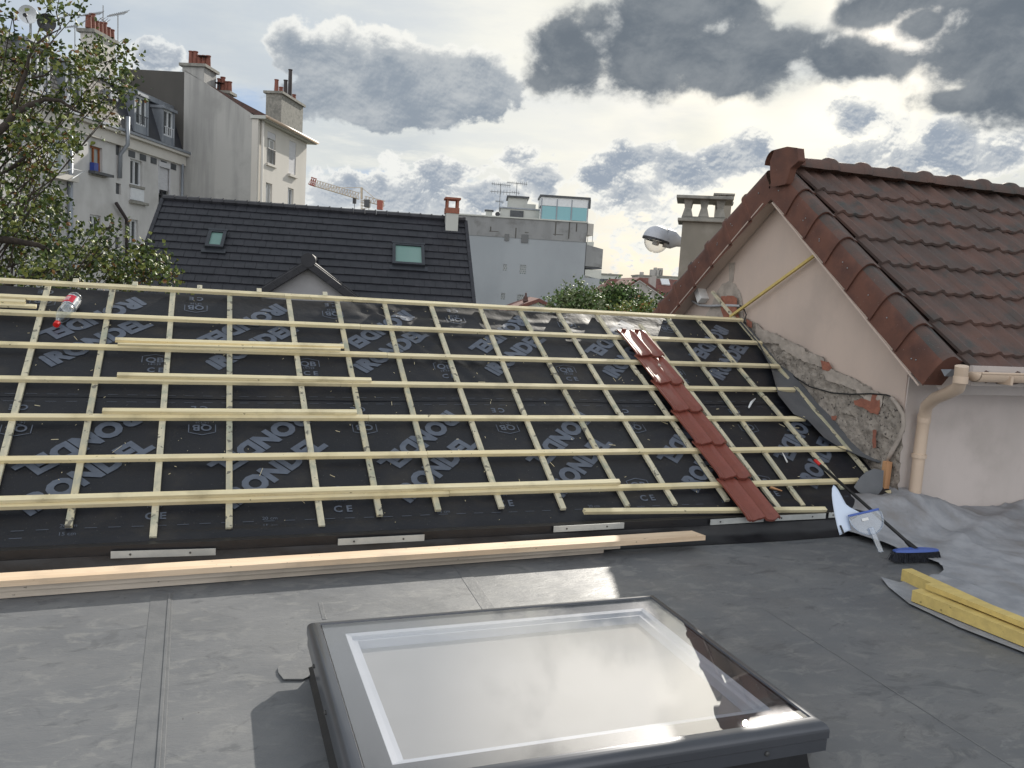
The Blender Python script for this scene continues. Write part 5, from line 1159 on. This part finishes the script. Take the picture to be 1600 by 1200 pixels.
# antennas and dishes
def antenna(F, d, bx, by, tx, ty, boom, label, elems=9, r_=.02, up=True, group='television aerials on the rooftops'):
    u0, v0 = F.uv(bx, by, d); u1, v1 = F.uv(tx, ty, d); t = empty('tv_aerial', F.P(u0, v0, d), label, 'aerial', group)
    m = MB(); m.tube([F.P(u0, v0, d), F.P(u0, v1+.1, d)], r_, 6); m.build('mast', 'metal', t)
    for (ax_, ay_, bx_, by_, n, hl) in boom:
        a = F.uv(ax_, ay_, d); b = F.uv(bx_, by_, d); m = MB(); pa, pb_ = F.P(a[0], a[1], d), F.P(b[0], b[1], d); m.tube([pa, pb_], r_*.8, 5)
        dv = (pb_-pa).normalized(); sd = (F.n*.8+V((0, 0, .6))).normalized()
        for i in range(n): p = pa.lerp(pb_, (i+.5)/n); h = hl*(.6+.4*i/n); m.tube([p-sd*h, p+sd*h], r_*.45, 4)
        m.build('boom', 'metal', t)
    return t
d_ = -3.2
antenna(F1, d_, 147, 60, 147, 25, [(128, 24, 160, 20, 14, .16)], 'aerial with a long toothed boom above the pot-crowded chimney', r_=.022)
antenna(F1, d_, 161, 60, 161, 12, [(156, 28, 168, 36, 4, .25)], 'tall bare aerial mast with a short crooked boom, between the two toothed booms', r_=.025)
antenna(F1, d_, 184, 95, 184, 25, [(168, 25, 199, 19, 10, .20), (184, 66, 196, 70, 3, .5)], 'rightmost aerial beside the chimney with a swept boom and wide reflectors', r_=.028)
antenna(F1, d_, 117, 80, 117, 40, [(100, 43, 122, 40, 8, .14), (120, 40, 130, 36, 3, .4)], 'lower aerial left of the pot-crowded chimney', r_=.022)
def dish(cx, cy, rpx, mt, label, d=-1.0):
    u, v = F1.uv(cx, cy, d); r0 = abs(F1.uv(cx, cy-rpx, d)[1]-v); p = F1.P(u, v, d); t = empty('satellite_dish', F1.P(u, 7.4, d), label, 'satellite dish', 'satellite dishes on the mansard roof')
    ax = (-p+V((-6, 0, 3))).normalized(); m = MB(); m.lathe(p, [(0.001, 0), (r0*.5, .05), (r0, .16), (r0*1.01, .14), (r0*.5, .02), (0.001, -.03)], 22, ax); m.build('reflector', mt, t, smooth='auto')
    m = MB(); m.tube([p-ax*.03, p-ax*.3-V((0, 0, .2)), V((p.x, p.y, 7.2))-ax*.3], .04, 6); m.build('bracket', 'metal', t); m = MB(); m.tube([p-V((0, 0, r0*.9))+ax*.15, p+ax*.7-V((0, 0, r0*.3))], .02, 5); m.tube([p+ax*.7-V((0, 0, r0*.3)), p+ax*.62-V((0, 0, r0*.25))], .07, 8); m.build('receiver_arm', 'darkmetal', t)
dish(45, 23, 14, 'whitefrm', 'pale satellite dish half hidden by leaves at the top left'); dish(74, 36, 14, 'darkmetal', 'dark grey satellite dish right of the pale one')

# ================================================================== blue-grey block in the centre
F4 = Fr(atD(815, 350, 77), 108); TZ4 = F4.uv(815, 342)[1]
cbk = empty('blank_block', F4.P(0, GZ, -8), 'blue-grey windowless side of an apartment block with a turquoise glazed penthouse in the centre', 'building')
ul4, ur4 = F4.uv(698, 336)[0], F4.uv(918, 348)[0]; zs = F4.uv(825, 373)[1]
gb = [F4.at(792, 371, 7, 11), F4.at(820, 373, 11, 13), F4.at(789, 418, 6, 10), F4.at(817, 421, 10, 14), F4.at(786, 463, 6, 10), F4.at(813, 467, 10, 13)]
wall_prism(F4, [(ul4, GZ-1), (ur4, GZ-1), (ur4, zs), (ul4, zs)], 14, gb[2:], 'wallD', cbk)
wall_prism(Fr(F4.P(0, 0, .05), 108), [(ul4, zs+.003), (ur4, zs+.003), (ur4, TZ4), (ul4, TZ4)], 14, [], 'wallD2', cbk, 'parapet_wall')
for i, g_ in enumerate(gb):
    dd = .06 if i < 2 else -.1; m = MB(); F4.box(m, g_[0], g_[1], g_[2], g_[3], dd-.05, dd+.02); m.build('glass_block_window', 'glassblock' if i > 1 else 'pane', cbk, uvs=uv_plane(F4))
m = MB(); F4.box(m, ul4-.05, ur4+.05, TZ4, TZ4+.12, -.4, .16); m.build('coping', 'wallE', cbk)
def rb(px0, px1, py0, py1, dback, dfront, mt, name, par=cbk):
    u0, u1 = F4.uv(px0, (py0+py1)/2, dfront)[0], F4.uv(px1, (py0+py1)/2, dfront)[0]; z1 = F4.uv((px0+px1)/2, py0, dfront)[1]; z0 = F4.uv((px0+px1)/2, py1, dfront)[1]; m = MB(); F4.box(m, u0, u1, z0, z1, dback, dfront); o = m.build(name, mt, par); return o, (u0, u1, z0, z1)
o, q = rb(782, 843, 327, 341, -4.5, -.8, 'wallE', 'penthouse'); m = MB(); F4.box(m, q[0]-.1, q[1], q[3], q[3]+.12, -4.5, -.7); m.build('coping', 'zinc', o)
o, q = rb(794, 824, 309, 328, -5, -1.5, 'wallE', 'stair_tower'); m = MB(); F4.box(m, q[0]-.15, q[1]+.15, q[3], q[3]+.15, -5.1, -1.3); m.build('coping', 'zinc_dark', o)
rb(820, 837, 319, 328, -5, -1.4, 'wallE', 'stair_tower_step'); rb(797, 818, 329, 341, -1.5, -.7, 'zinc_dark', 'penthouse_window')
o, q = rb(845, 920, 309.5, 323, -3.5, .02, 'whitefrm', 'conservatory_fascia'); m = MB(); F4.box(m, q[0]-.1, q[1]+.15, q[3], q[3]+.18, -3.6, .15); F4.box(m, q[1]+.0, q[1]+.18, q[3]-.8, q[3], -.3, .15); m.build('conservatory_roof', 'zinc_dark', o)
for a, b in ((846, 869), (870, 892), (893, 917)): rb(a, b, 322, 345, -3.4, 0.0, 'pane_aqua', 'conservatory_pane')
m = MB()
for x in (845.3, 869.5, 892.5, 918): u = F4.uv(x, 335)[0]; F4.box(m, u-.05, u+.05, TZ4+.12, F4.uv(882, 312)[1], -.05, .05)
m.build('conservatory_post', 'zinc', cbk)
# stains on the parapet drawn as shallow rust-brown runs
m = MB()
for x, y0, y1 in ((868, 347, 368), (889, 347, 373), (901, 349, 362), (806, 356, 372), (767, 354, 362)):
    a = F4.uv(x, y0, .06); b = F4.uv(x-.5, y1, .06); F4.box(m, b[0]-.06, b[0]+.05, b[1], a[1], .051, .056)
for x0, x1, y in ((864, 880, 366), (764, 779, 361), (820, 826, 363)):
    a = F4.uv(x0, y, .06); b = F4.uv(x1, y, .06); F4.box(m, a[0], b[0], a[1]-.03, a[1]+.03, .051, .0565)
m.build('wall_stain', 'wallDark', cbk)
rb(717, 768, 337, 339, -2, -.5, 'wallE', 'roof_kerb')
o, q = rb(759, 769, 330, 338, -1.6, -.9, 'wallE', 'roof_vent'); m = MB(); F4.box(m, q[0]-.12, q[1]+.12, q[3], q[3]+.14, -1.7, -.8); m.build('vent_cap', 'zinc_dark', o)
# right-hand lean-to volumes
F5 = Fr(F4.P(ur4+.02, 0, -.05), 100)
def rb5(px0, px1, yl, yr, py1, mt, name, dback=-6, d=0):
    u0, u1 = F5.uv(px0, yl, d)[0], F5.uv(px1, yl, d)[0]; m = MB(); zl, zr = F5.uv(px0, yl, d)[1], F5.uv(px1, yr, d)[1]; z0 = F5.uv((px0+px1)/2, py1, d)[1]
    m.prism([F5.P(u0, z0, d), F5.P(u1, z0, d), F5.P(u1, zr, d), F5.P(u0, zl, d)], F5.n*(dback-d)); return m.build(name, mt, cbk)
rb5(916.5, 943, 382, 389.5, 417, 'wallD2', 'side_block'); rb5(914.5, 940, 421, 422, 435, 'wallE', 'side_balcony', -5); rb5(912, 937.5, 430, 436, 520, 'wallD', 'side_block', -5.5); rb5(917, 928, 378, 378, 384, 'wallE', 'roof_kerb', -4)
rb5(919, 928, 349, 350, 368, 'wallF', 'balcony_screen', -2); rb5(914.5, 940.5, 417.5, 418, 420, 'zinc_dark', 'balcony_slab', -5)
m = MB()
for x in (919.5, 927): u, v = F5.uv(x, 368); m.tube([F5.P(u, v, -.2), F5.P(u, F5.uv(x, 380)[1], -.2)], .03, 4)
m.build('screen_post', 'metal', cbk)
antenna(F4, -1, 779.5, 338, 781, 289, [(768, 287, 798, 290, 10, .3), (766, 299, 799, 301, 7, .4), (774, 314, 787, 316, 5, .25)], 'left aerial with three booms on the blue-grey block', r_=.035)
antenna(F4, -2.5, 806.5, 309, 807.5, 287, [(792, 285, 824, 288, 10, .3), (799, 300, 812, 302, 4, .3)], 'right aerial with two booms above the penthouse tower', r_=.035)
u, v = F4.uv(777.5, 335, -.6); t = empty('satellite_dish', F4.P(u, TZ4+.12, -.6), 'tiny satellite dish on the parapet of the blue-grey block', 'satellite dish'); m = MB(); m.lathe(F4.P(u, v, -.6), [(0.001, 0), (.22, .06), (.23, .05), (0.001, -.03)], 14, F4.n+V((0, 0, .3))); m.build('reflector', 'darkmetal', t); m = MB(); m.tube([F4.P(u, v-.02, -.65), F4.P(u, TZ4+.12, -.65)], .03, 5); m.build('stand', 'metal', t)

# small red gable with finial in front of the block
F6 = Fr(atD(845, 475, 55), 105); t = empty('red_gable_house', F6.P(0, GZ, -3), 'little house with a red gable and dark finial peeping over the ridge batten', 'house')
ga6 = F6.uv(842, 469); m = MB(); m.prism([F6.P(ga6[0]-2.6, GZ), F6.P(ga6[0]-2.6, ga6[1]-1.2), F6.P(ga6[0], ga6[1]-.15), F6.P(ga6[0]+2.6, ga6[1]-1.2), F6.P(ga6[0]+2.6, GZ)], -F6.n*6); m.build('wall', 'wallE', t)
for sg in (-1, 1): m = MB(); dv = (F6.r*sg-V((0, 0, .42))).normalized(); m.obox(F6.P(ga6[0], ga6[1], -3)+dv*1.5, dv*1.5, F6.n*3.2, V((0, 0, .12))); m.build('roof', 'redroof', t)
u, v = F6.uv(823.5, 470); m = MB(); m.lathe(F6.P(u, v-.6, -1), [(.16, 0), (.16, .5), (.22, .55), (.16, .7), (.16, .8), (.05, 1.0), (.08, 1.05), (0, 1.15)], 8); m.build('finial', 'roof_edge', t)

# far red-roofed house and others
F7 = Fr(atD(1000, 445, 62), 108); fh = empty('cream_gable_house', F7.P(0, GZ, -3), 'cream gabled house with a brown-red roof and a white shuttered window right of the bushes', 'house')
g7 = F7.uv(999, 437); l7 = F7.uv(970, 456); r7 = F7.uv(1040, 466)
win7 = F7.at(1014.5, 468, 9, 14)
wall_prism(F7, [(l7[0]-1.0, GZ), (r7[0], GZ), (r7[0], r7[1]), (g7[0], g7[1]-.05), (l7[0]-1.0, l7[1]-.45)], 8, [win7], 'wallF', fh)
m = MB(); F7.box(m, win7[0], win7[1], win7[2]+.15, win7[3], -.12, -.04); m.build('roller_shutter', 'shutter', fh); m = MB(); F7.box(m, win7[0], win7[1], win7[2], win7[2]+.14, -.14, -.09); m.build('pane', 'pane', fh)
for (b_, lab) in ((l7, 0), (r7, 1)):
    dv = F7.P(b_[0], b_[1])-F7.P(g7[0], g7[1]); L_ = dv.length+.4; dv.normalize(); nv = V((0, 0, 1)); m = MB(); m.obox(F7.P(g7[0], g7[1]+.09)+dv*L_/2-F7.n*3.9, dv*L_/2, F7.n*4.1, nv*.09); m.build('roof', 'redroof', fh)
    m = MB(); m.obox(F7.P(g7[0], g7[1]-.04, .05)+dv*L_/2, dv*L_/2, F7.n*.05, nv*.05); m.build('barge_board', 'white', fh)
F8 = Fr(atD(960, 440, 68), 108); m = MB(); t = empty('red_roof_house', F8.P(0, GZ, -3), 'house with a long dark red hipped roof behind the green bushes', 'house')
ra, rb_ = F8.uv(958, 435), F8.uv(1000, 436); la, lb = F8.uv(938, 456), F8.uv(1012, 456)
m.add([F8.P(ra[0], ra[1], -2), F8.P(rb_[0]+3, ra[1], -2), F8.P(lb[0]+3, la[1], 0), F8.P(la[0], la[1], 0), F8.P(la[0], la[1], -6)], [(0, 1, 2, 3), (0, 3, 4)]); m.norm = False; m.build('roof', 'redroof', t)
m = MB(); F8.box(m, la[0]+.3, lb[0]+2, GZ, la[1], -5, -.2); m.build('wall', 'wallE', t)
F9 = Fr(atD(1050, 450, 66), 108); t = empty('brown_roof_house', F9.P(0, GZ, -3), 'brown roof with a roof window between the cream gable and the tiled verge', 'house')
a9, b9 = F9.uv(1012, 433), F9.uv(1072, 443); z9 = F9.uv(1040, 468)[1]; m = MB(); m.add([F9.P(a9[0], a9[1], -3), F9.P(b9[0]+2, a9[1], -3), F9.P(b9[0]+2, z9, 0), F9.P(a9[0], z9, 0)], [(0, 1, 2, 3)]); m.norm = False; m.build('roof', 'redroof', t); m = MB(); F9.box(m, a9[0], b9[0]+2, GZ, z9, -6, 0); m.build('wall', 'wallF', t)
nn9 = (F9.P(b9[0], z9, 0)-F9.P(a9[0], z9, 0)).cross(F9.P(a9[0], a9[1], -3)-F9.P(a9[0], z9, 0)).normalized(); nn9 = -nn9 if nn9.z < 0 else nn9
p = onP(1039, 442, F9.P(a9[0], z9, 0), nn9); m = MB(); dn9 = (F9.P(a9[0], z9, 0)-F9.P(a9[0], a9[1], -3)).normalized(); m.obox(p+nn9*.08, F9.r*.34, dn9*.45, nn9*.05); o = m.build('roof_window', 'whitefrm', t)
for x_, y_, w_ in ((1018, 437, 6), (1023, 435, 5)):
    u0, u1 = F9.uv(x_-w_/2, y_, -.5)[0], F9.uv(x_+w_/2, y_, -.5)[0]; zt_ = F9.uv(x_, y_-4, -.5)[1]; m = MB(); F9.box(m, u0, u1, zt_-1.5, zt_, -1, -.5); m.build('chimney', 'wallF', t)
def far_block(px0, px1, ptop, D, label, rows=2, cols=5, mt='wallE', extra=()):
    F = Fr(atD((px0+px1)/2, ptop, D), 110); u0, u1 = F.uv(px0, ptop)[0], F.uv(px1, ptop)[0]; z1 = F.uv((px0+px1)/2, ptop)[1]; t = empty('far_apartment_block', F.P(0, GZ-1), label, 'building', 'apartment blocks on the horizon'); m = MB(); F.box(m, u0, u1, GZ-1, z1, -12, 0); m.build('wall', mt, t)
    m = MB(); F.box(m, u0-.3, u1+.3, z1, z1+.35, -12.3, .3); m.build('coping', 'stone', t)
    for r in range(rows):
        for c in range(cols): uu = u0+(u1-u0)*(c+.5)/cols; m = MB(); F.box(m, uu-.6, uu+.6, z1-1.0-2.9*r-1.4, z1-1.0-2.9*r, -.02, .03); m.build('window', 'pane', t)
    for a, b, c in extra:
        e0, e1 = F.uv(a, c, -3)[0], F.uv(b, c, -3)[0]; zz = F.uv((a+b)/2, c, -3)[1]; m = MB(); F.box(m, e0, e1, z1, zz, -6, -3); m.build('roof_box', mt, t)
far_block(938, 971, 430, 210, 'low pale apartment block on the horizon right of the blue-grey block', 2, 6, 'wallE', ((942, 944, 427), (953, 956, 427)))
far_block(997, 1062, 433, 230, 'long pale apartment block on the horizon with a small rooftop tower', 2, 8, 'wallF', ((1002, 1006, 425), (1018, 1036, 421.5), (1024, 1027, 418), (1030, 1036, 419)))
far_block(1034, 1064, 434, 180, 'white apartment block on the horizon against the rendered chimney', 2, 5, 'wallE', ((1040, 1044, 431),))

# tower crane
FK = Fr(atD(565, 300, 260), 108); ck = empty('tower_crane', FK.P(0, GZ), 'distant cream and red tower crane above the black roof', 'crane')
def k3(px, py): u, v = FK.uv(px, py); return FK.P(u, v)
def truss(a, b, w, n, m, r_=.10):
    d = (b-a); L_ = d.length; d.normalize(); s = FK.n*w/2; upk = d.cross(FK.n).normalized()*w; 
    if upk.z < 0: upk = -upk
    if abs(d.z) > .8: upk = FK.r*w
    for o_ in (s*1, s*-1): m.tube([a+o_, b+o_], r_, 4)
    m.tube([a+upk, b+upk], r_, 4)
    for i in range(n):
        p = a+d*L_*i/n; q = a+d*L_*(i+.5)/n; e_ = a+d*L_*(i+1)/n
        for o_ in (s, -s): m.tube([p+o_, q+upk], r_*.6, 3); m.tube([q+upk, e_+o_], r_*.6, 3)
m = MB(); truss(k3(565, 312), k3(565, 345), 2.2, 7, m); m.tube([k3(565, 345), V((k3(565, 345).x, k3(565, 345).y, GZ))], .8, 4); m.build('mast', 'crane', ck)
m = MB(); truss(k3(560, 311), k3(492, 291), 1.8, 16, m); m.build('jib', 'crane', ck); m = MB(); truss(k3(492, 291), k3(483, 288), 2.2, 3, m, .16); m.build('jib_tip', 'crane_red', ck)
m = MB(); truss(k3(568, 314), k3(600, 322), 1.5, 6, m); m.build('counter_jib', 'crane', ck)
m = MB(); m.tube([k3(565, 311), k3(565, 293)], .35, 4); m.tube([k3(565, 293), k3(517, 293.5)], .10, 3); m.tube([k3(517, 293.5), k3(510, 295)], .1, 3); m.tube([k3(565, 293), k3(598, 320)], .10, 3); m.build('tie_bars', 'crane', ck)
m = MB(); FK.box(m, *(lambda a, b: (a[0], b[0], b[1], a[1]))(FK.uv(570, 312), FK.uv(578, 324)), -1.2, 1.2); m.build('cab', 'zinc_dark', ck)
m = MB(); FK.box(m, *(lambda a, b: (a[0], b[0], b[1], a[1]))(FK.uv(590, 313), FK.uv(598, 328)), -1, 1); m.build('counterweight', 'crane_red', ck)
m = MB(); m.tube([k3(554, 311), k3(554, 330)], .1, 3); m.obox(k3(554, 314), FK.r*.5, FK.n*.5, V((0, 0, .8))); m.build('hook_block', 'darkmetal', ck)

# ================================================================== vegetation
def leafmesh(name, pts, mats, par=None, rnd=None, fold=True):
    """pts: (position, size, material index)"""
    vs = []; fs = []; mi = []; rnd = rnd or random
    for p, s, k in pts:
        n = V((rnd.gauss(0, 1), rnd.gauss(0, 1), rnd.gauss(.5, 1))).normalized(); a = n.orthogonal().normalized(); th = rnd.uniform(0, 6.28); b = n.cross(a); x = a*math.cos(th)+b*math.sin(th); y = n.cross(x); i = len(vs)
        dr = n*s*.18
        vs += [p-x*s*.5, p-x*s*.12+y*s*.42-dr, p+x*s*.22+y*s*.26-dr, p+x*s*.55, p+x*s*.22-y*s*.26-dr, p-x*s*.12-y*s*.42-dr, p+dr*.2]
        fs += [(i, i+6, i+1), (i+1, i+6, i+2), (i+2, i+6, i+3), (i+3, i+6, i+4), (i+4, i+6, i+5), (i+5, i+6, i)]; mi += [k]*6
    m = MB(); m.v = vs; m.f = [list(f) for f in fs]; m.mi = mi; m.norm = False; return m.build(name, mats, par)
# tree on the left (clusters are crown masses at their own distances)
TD = 15.5
tb0 = atD(-70, 600, TD); tree = empty('maple_tree', (tb0.x, tb0.y, GZ), 'tall maple-like tree with green and orange turning leaves filling the left edge', 'tree')
rt_ = random.Random(21)
cl = [(20, 25, 30, 40), (75, 12, 26, 26), (105, 20, 22, 14), (128, 12, 12, 8), (20, 95, 40, 120), (75, 75, 22, 40), (95, 95, 20, 46), (25, 160, 44, 150), (75, 150, 26, 70), (120, 108, 26, 70), (150, 80, 22, 60), (172, 95, 20, 46), (160, 118, 16, 24), (190, 128, 14, 36), (200, 145, 8, 14), (118, 150, 22, 50),
      (145, 158, 14, 20), (162, 185, 12, 26), (15, 215, 34, 110), (60, 215, 24, 56), (60, 250, 30, 80), (25, 270, 40, 130), (85, 215, 12, 14), (100, 222, 18, 32), (55, 300, 34, 110), (20, 330, 36, 110), (75, 320, 22, 40), (95, 335, 16, 30), (40, 370, 40, 120), (90, 385, 40, 130), (20, 415, 50, 170), (80, 420, 50, 190), (130, 410, 34, 110), (165, 425, 34, 120), (150, 390, 22, 44),
      (148, 355, 8, 12), (172, 352, 10, 14), (186, 358, 6, 9), (152, 383, 14, 26), (168, 385, 7, 14), (185, 405, 18, 44), (205, 400, 16, 36), (225, 408, 12, 24), (242, 398, 14, 60), (248, 412, 10, 30), (225, 436, 12, 40), (250, 427, 4, 7), (267, 432, 7, 20), (270, 440, 6, 12), (195, 430, 16, 50), (-40, 100, 60, 200), (-40, 300, 60, 220), (-60, 0, 60, 120), (20, 460, 60, 120), (110, 455, 50, 120)]
pts = []; twigs = MB(); sc_px = TD/FPX
trunk_top = V((tb0.x, tb0.y, 5.5))
def trunk_at(z): t = (z-GZ)/(trunk_top.z-GZ); return V((tb0.x+.35*math.sin(t*3), tb0.y+.2*math.sin(t*5), z))
for (cx, cy, rp, n) in cl:
    D = TD+rt_.uniform(-1.6, 1.6); c = atD(cx, cy, D); rad = rp*D/FPX
    sub = [c+V((rt_.gauss(0, 1), rt_.gauss(0, 1)*1.2, rt_.gauss(0, 1)))*rad*.48 for _ in range(max(2, n//13))]
    # limb
    zb = max(GZ+2.5, c.z-1.6-rt_.uniform(0, 1.2)); s0 = trunk_at(min(zb, 5)); mid = s0.lerp(c, .5)+V((0, 0, -.25))
    twigs.tube([s0, mid, c], [.018, .011, .005], 5, caps=False)
    autumn = rt_.random()
    warm = (cy > 425 and cx > 215) or (cx, cy) in ((20, 95), (75, 75), (162, 185), (25, 270), (60, 250), (120, 108))
    for q in sub:
        twigs.tube([c.lerp(q, -.1), c.lerp(q, .5)+V((0, 0, -.02)), q], [.010, .006, .003], 4, caps=False)
        kk = rt_.random()
        for _ in range(int(n/len(sub)*2.5)+1):
            p = q+V((rt_.gauss(0, 1), rt_.gauss(0, 1), rt_.gauss(0, 1)))*.11
            rr = rt_.random(); 
            if warm: k = 2 if rr < .16 else (1 if rr < .55 else (0 if rr < .85 else 3))
            else: k = 2 if rr < .035 else (1 if rr < .28+.25*(kk > .7) else (0 if rr < .7 else 3))
            pts.append((p, rt_.uniform(.05, .10), k))
leafmesh('crown', pts, ['leafA', 'leafB', 'leafC', 'leafD'], tree, rt_)
twigs.build('limbs', 'bark', tree)
m = MB(); m.tube([trunk_at(GZ+(trunk_top.z-GZ)*i/10) for i in range(11)], [.26-.021*i for i in range(11)], 10); m.build('trunk', 'bark', tree, smooth=True)
m = MB()
def br_(pl, r0, r1): P3 = [atD(x, y, TD-.6) for x, y in pl]; m.tube(P3, [r0+(r1-r0)*i/(len(P3)-1) for i in range(len(P3))], 6)
br_([(-80, 350), (-20, 372), (20, 376), (60, 383), (78, 392)], .09, .03); br_([(-80, 260), (-20, 220), (10, 195), (22, 178), (45, 165), (70, 155), (95, 157), (115, 172), (130, 178)], .08, .012)
br_([(22, 178), (30, 140), (42, 110), (45, 90), (58, 68), (75, 55)], .04, .012); br_([(-60, 500), (20, 440), (70, 427), (100, 420)], .08, .02); br_([(50, 122), (70, 118), (85, 105), (92, 95)], .018, .006); br_([(75, 55), (95, 45), (88, 20), (92, 0)], .012, .006)
br_([(35, 178), (50, 195), (60, 208), (75, 208)], .014, .005); br_([(165, 395), (178, 380), (182, 372), (185, 355)], .008, .004); br_([(150, 395), (160, 372), (172, 360)], .007, .003); br_([(130, 420), (160, 395), (190, 385)], .012, .005); br_([(88, 30), (105, 25), (125, 22)], .006, .003)
m.build('branch', 'bark', tree, smooth=True)

def bush(name, label, specs, D, mats, weights, size, cat='shrub', seed=1, trunk=True, group=None):
    rn = random.Random(seed); c0 = atD(specs[0][0], specs[0][1], D); t = empty(name, (c0.x, c0.y, GZ), label, cat, group); P_ = []; tw = MB()
    for (cx, cy, rx, ry, n) in specs:
        c = atD(cx, cy, D+rn.uniform(-.5, .5)); a, b = rx*D/FPX, ry*D/FPX
        tw.tube([V((c0.x, c0.y, GZ)), V((c0.x, c0.y, GZ)).lerp(c, .6), c], [.06, .03, .01], 5, caps=False)
        ns = max(3, n//40)
        for s_ in range(ns):
            d = V((rn.gauss(0, 1), rn.gauss(0, 1), rn.gauss(0, 1))).normalized()*rn.uniform(.45, 1); q = c+V((d.x*a, d.y*a, d.z*b)); tw.tube([c, q], [.01, .004], 3, caps=False)
            for _ in range(n//ns):
                p = q+V((rn.gauss(0, 1), rn.gauss(0, 1), rn.gauss(0, 1)))*size*1.6; k = rn.choices(range(len(mats)), weights)[0]; P_.append((p, size*rn.uniform(.6, 1.2), k))
    leafmesh('foliage', P_, mats, t, rn); tw.build('stems', 'bark', t); return t
bush('variegated_shrub', 'pale variegated shrub showing over the ridge batten in front of the blue-grey block', [(890, 475, 26, 14, 900), (870, 480, 14, 8, 260), (902, 462, 10, 14, 260), (925, 475, 14, 14, 400), (928, 462, 5, 14, 90), (898, 455, 4, 12, 50), (882, 464, 6, 10, 90), (910, 485, 40, 12, 700)], 24, ['leafE', 'leafF', 'leafA'], [5, 3, 2], .10, seed=3)
bush('round_bush', 'dense round dark green bush in front of the cream gabled house', [(968, 468, 22, 18, 1500), (960, 462, 12, 12, 400), (945, 480, 12, 12, 400), (978, 478, 18, 14, 600)], 42, ['leafF', 'leafD', 'leafA'], [5, 4, 1], .17, seed=5)
bush('green_bush', 'smaller green bush right of the dense round one', [(996, 476, 14, 13, 700), (984, 470, 8, 8, 200)], 44, ['leafF', 'leafD', 'leafA'], [4, 3, 3], .17, seed=6)
bush('yellowing_bush', 'low yellow-green bush just above the ridge batten', [(985, 488, 28, 8, 700), (1005, 484, 14, 9, 300)], 38, ['leafB', 'leafC', 'leafF'], [5, 1, 4], .14, seed=7)
bush('small_green_tree', 'bit of dark green foliage beside the brown roof and the tiled verge', [(1032, 471, 5, 7, 160)], 40, ['leafF', 'leafD'], [1, 1], .15, seed=8)
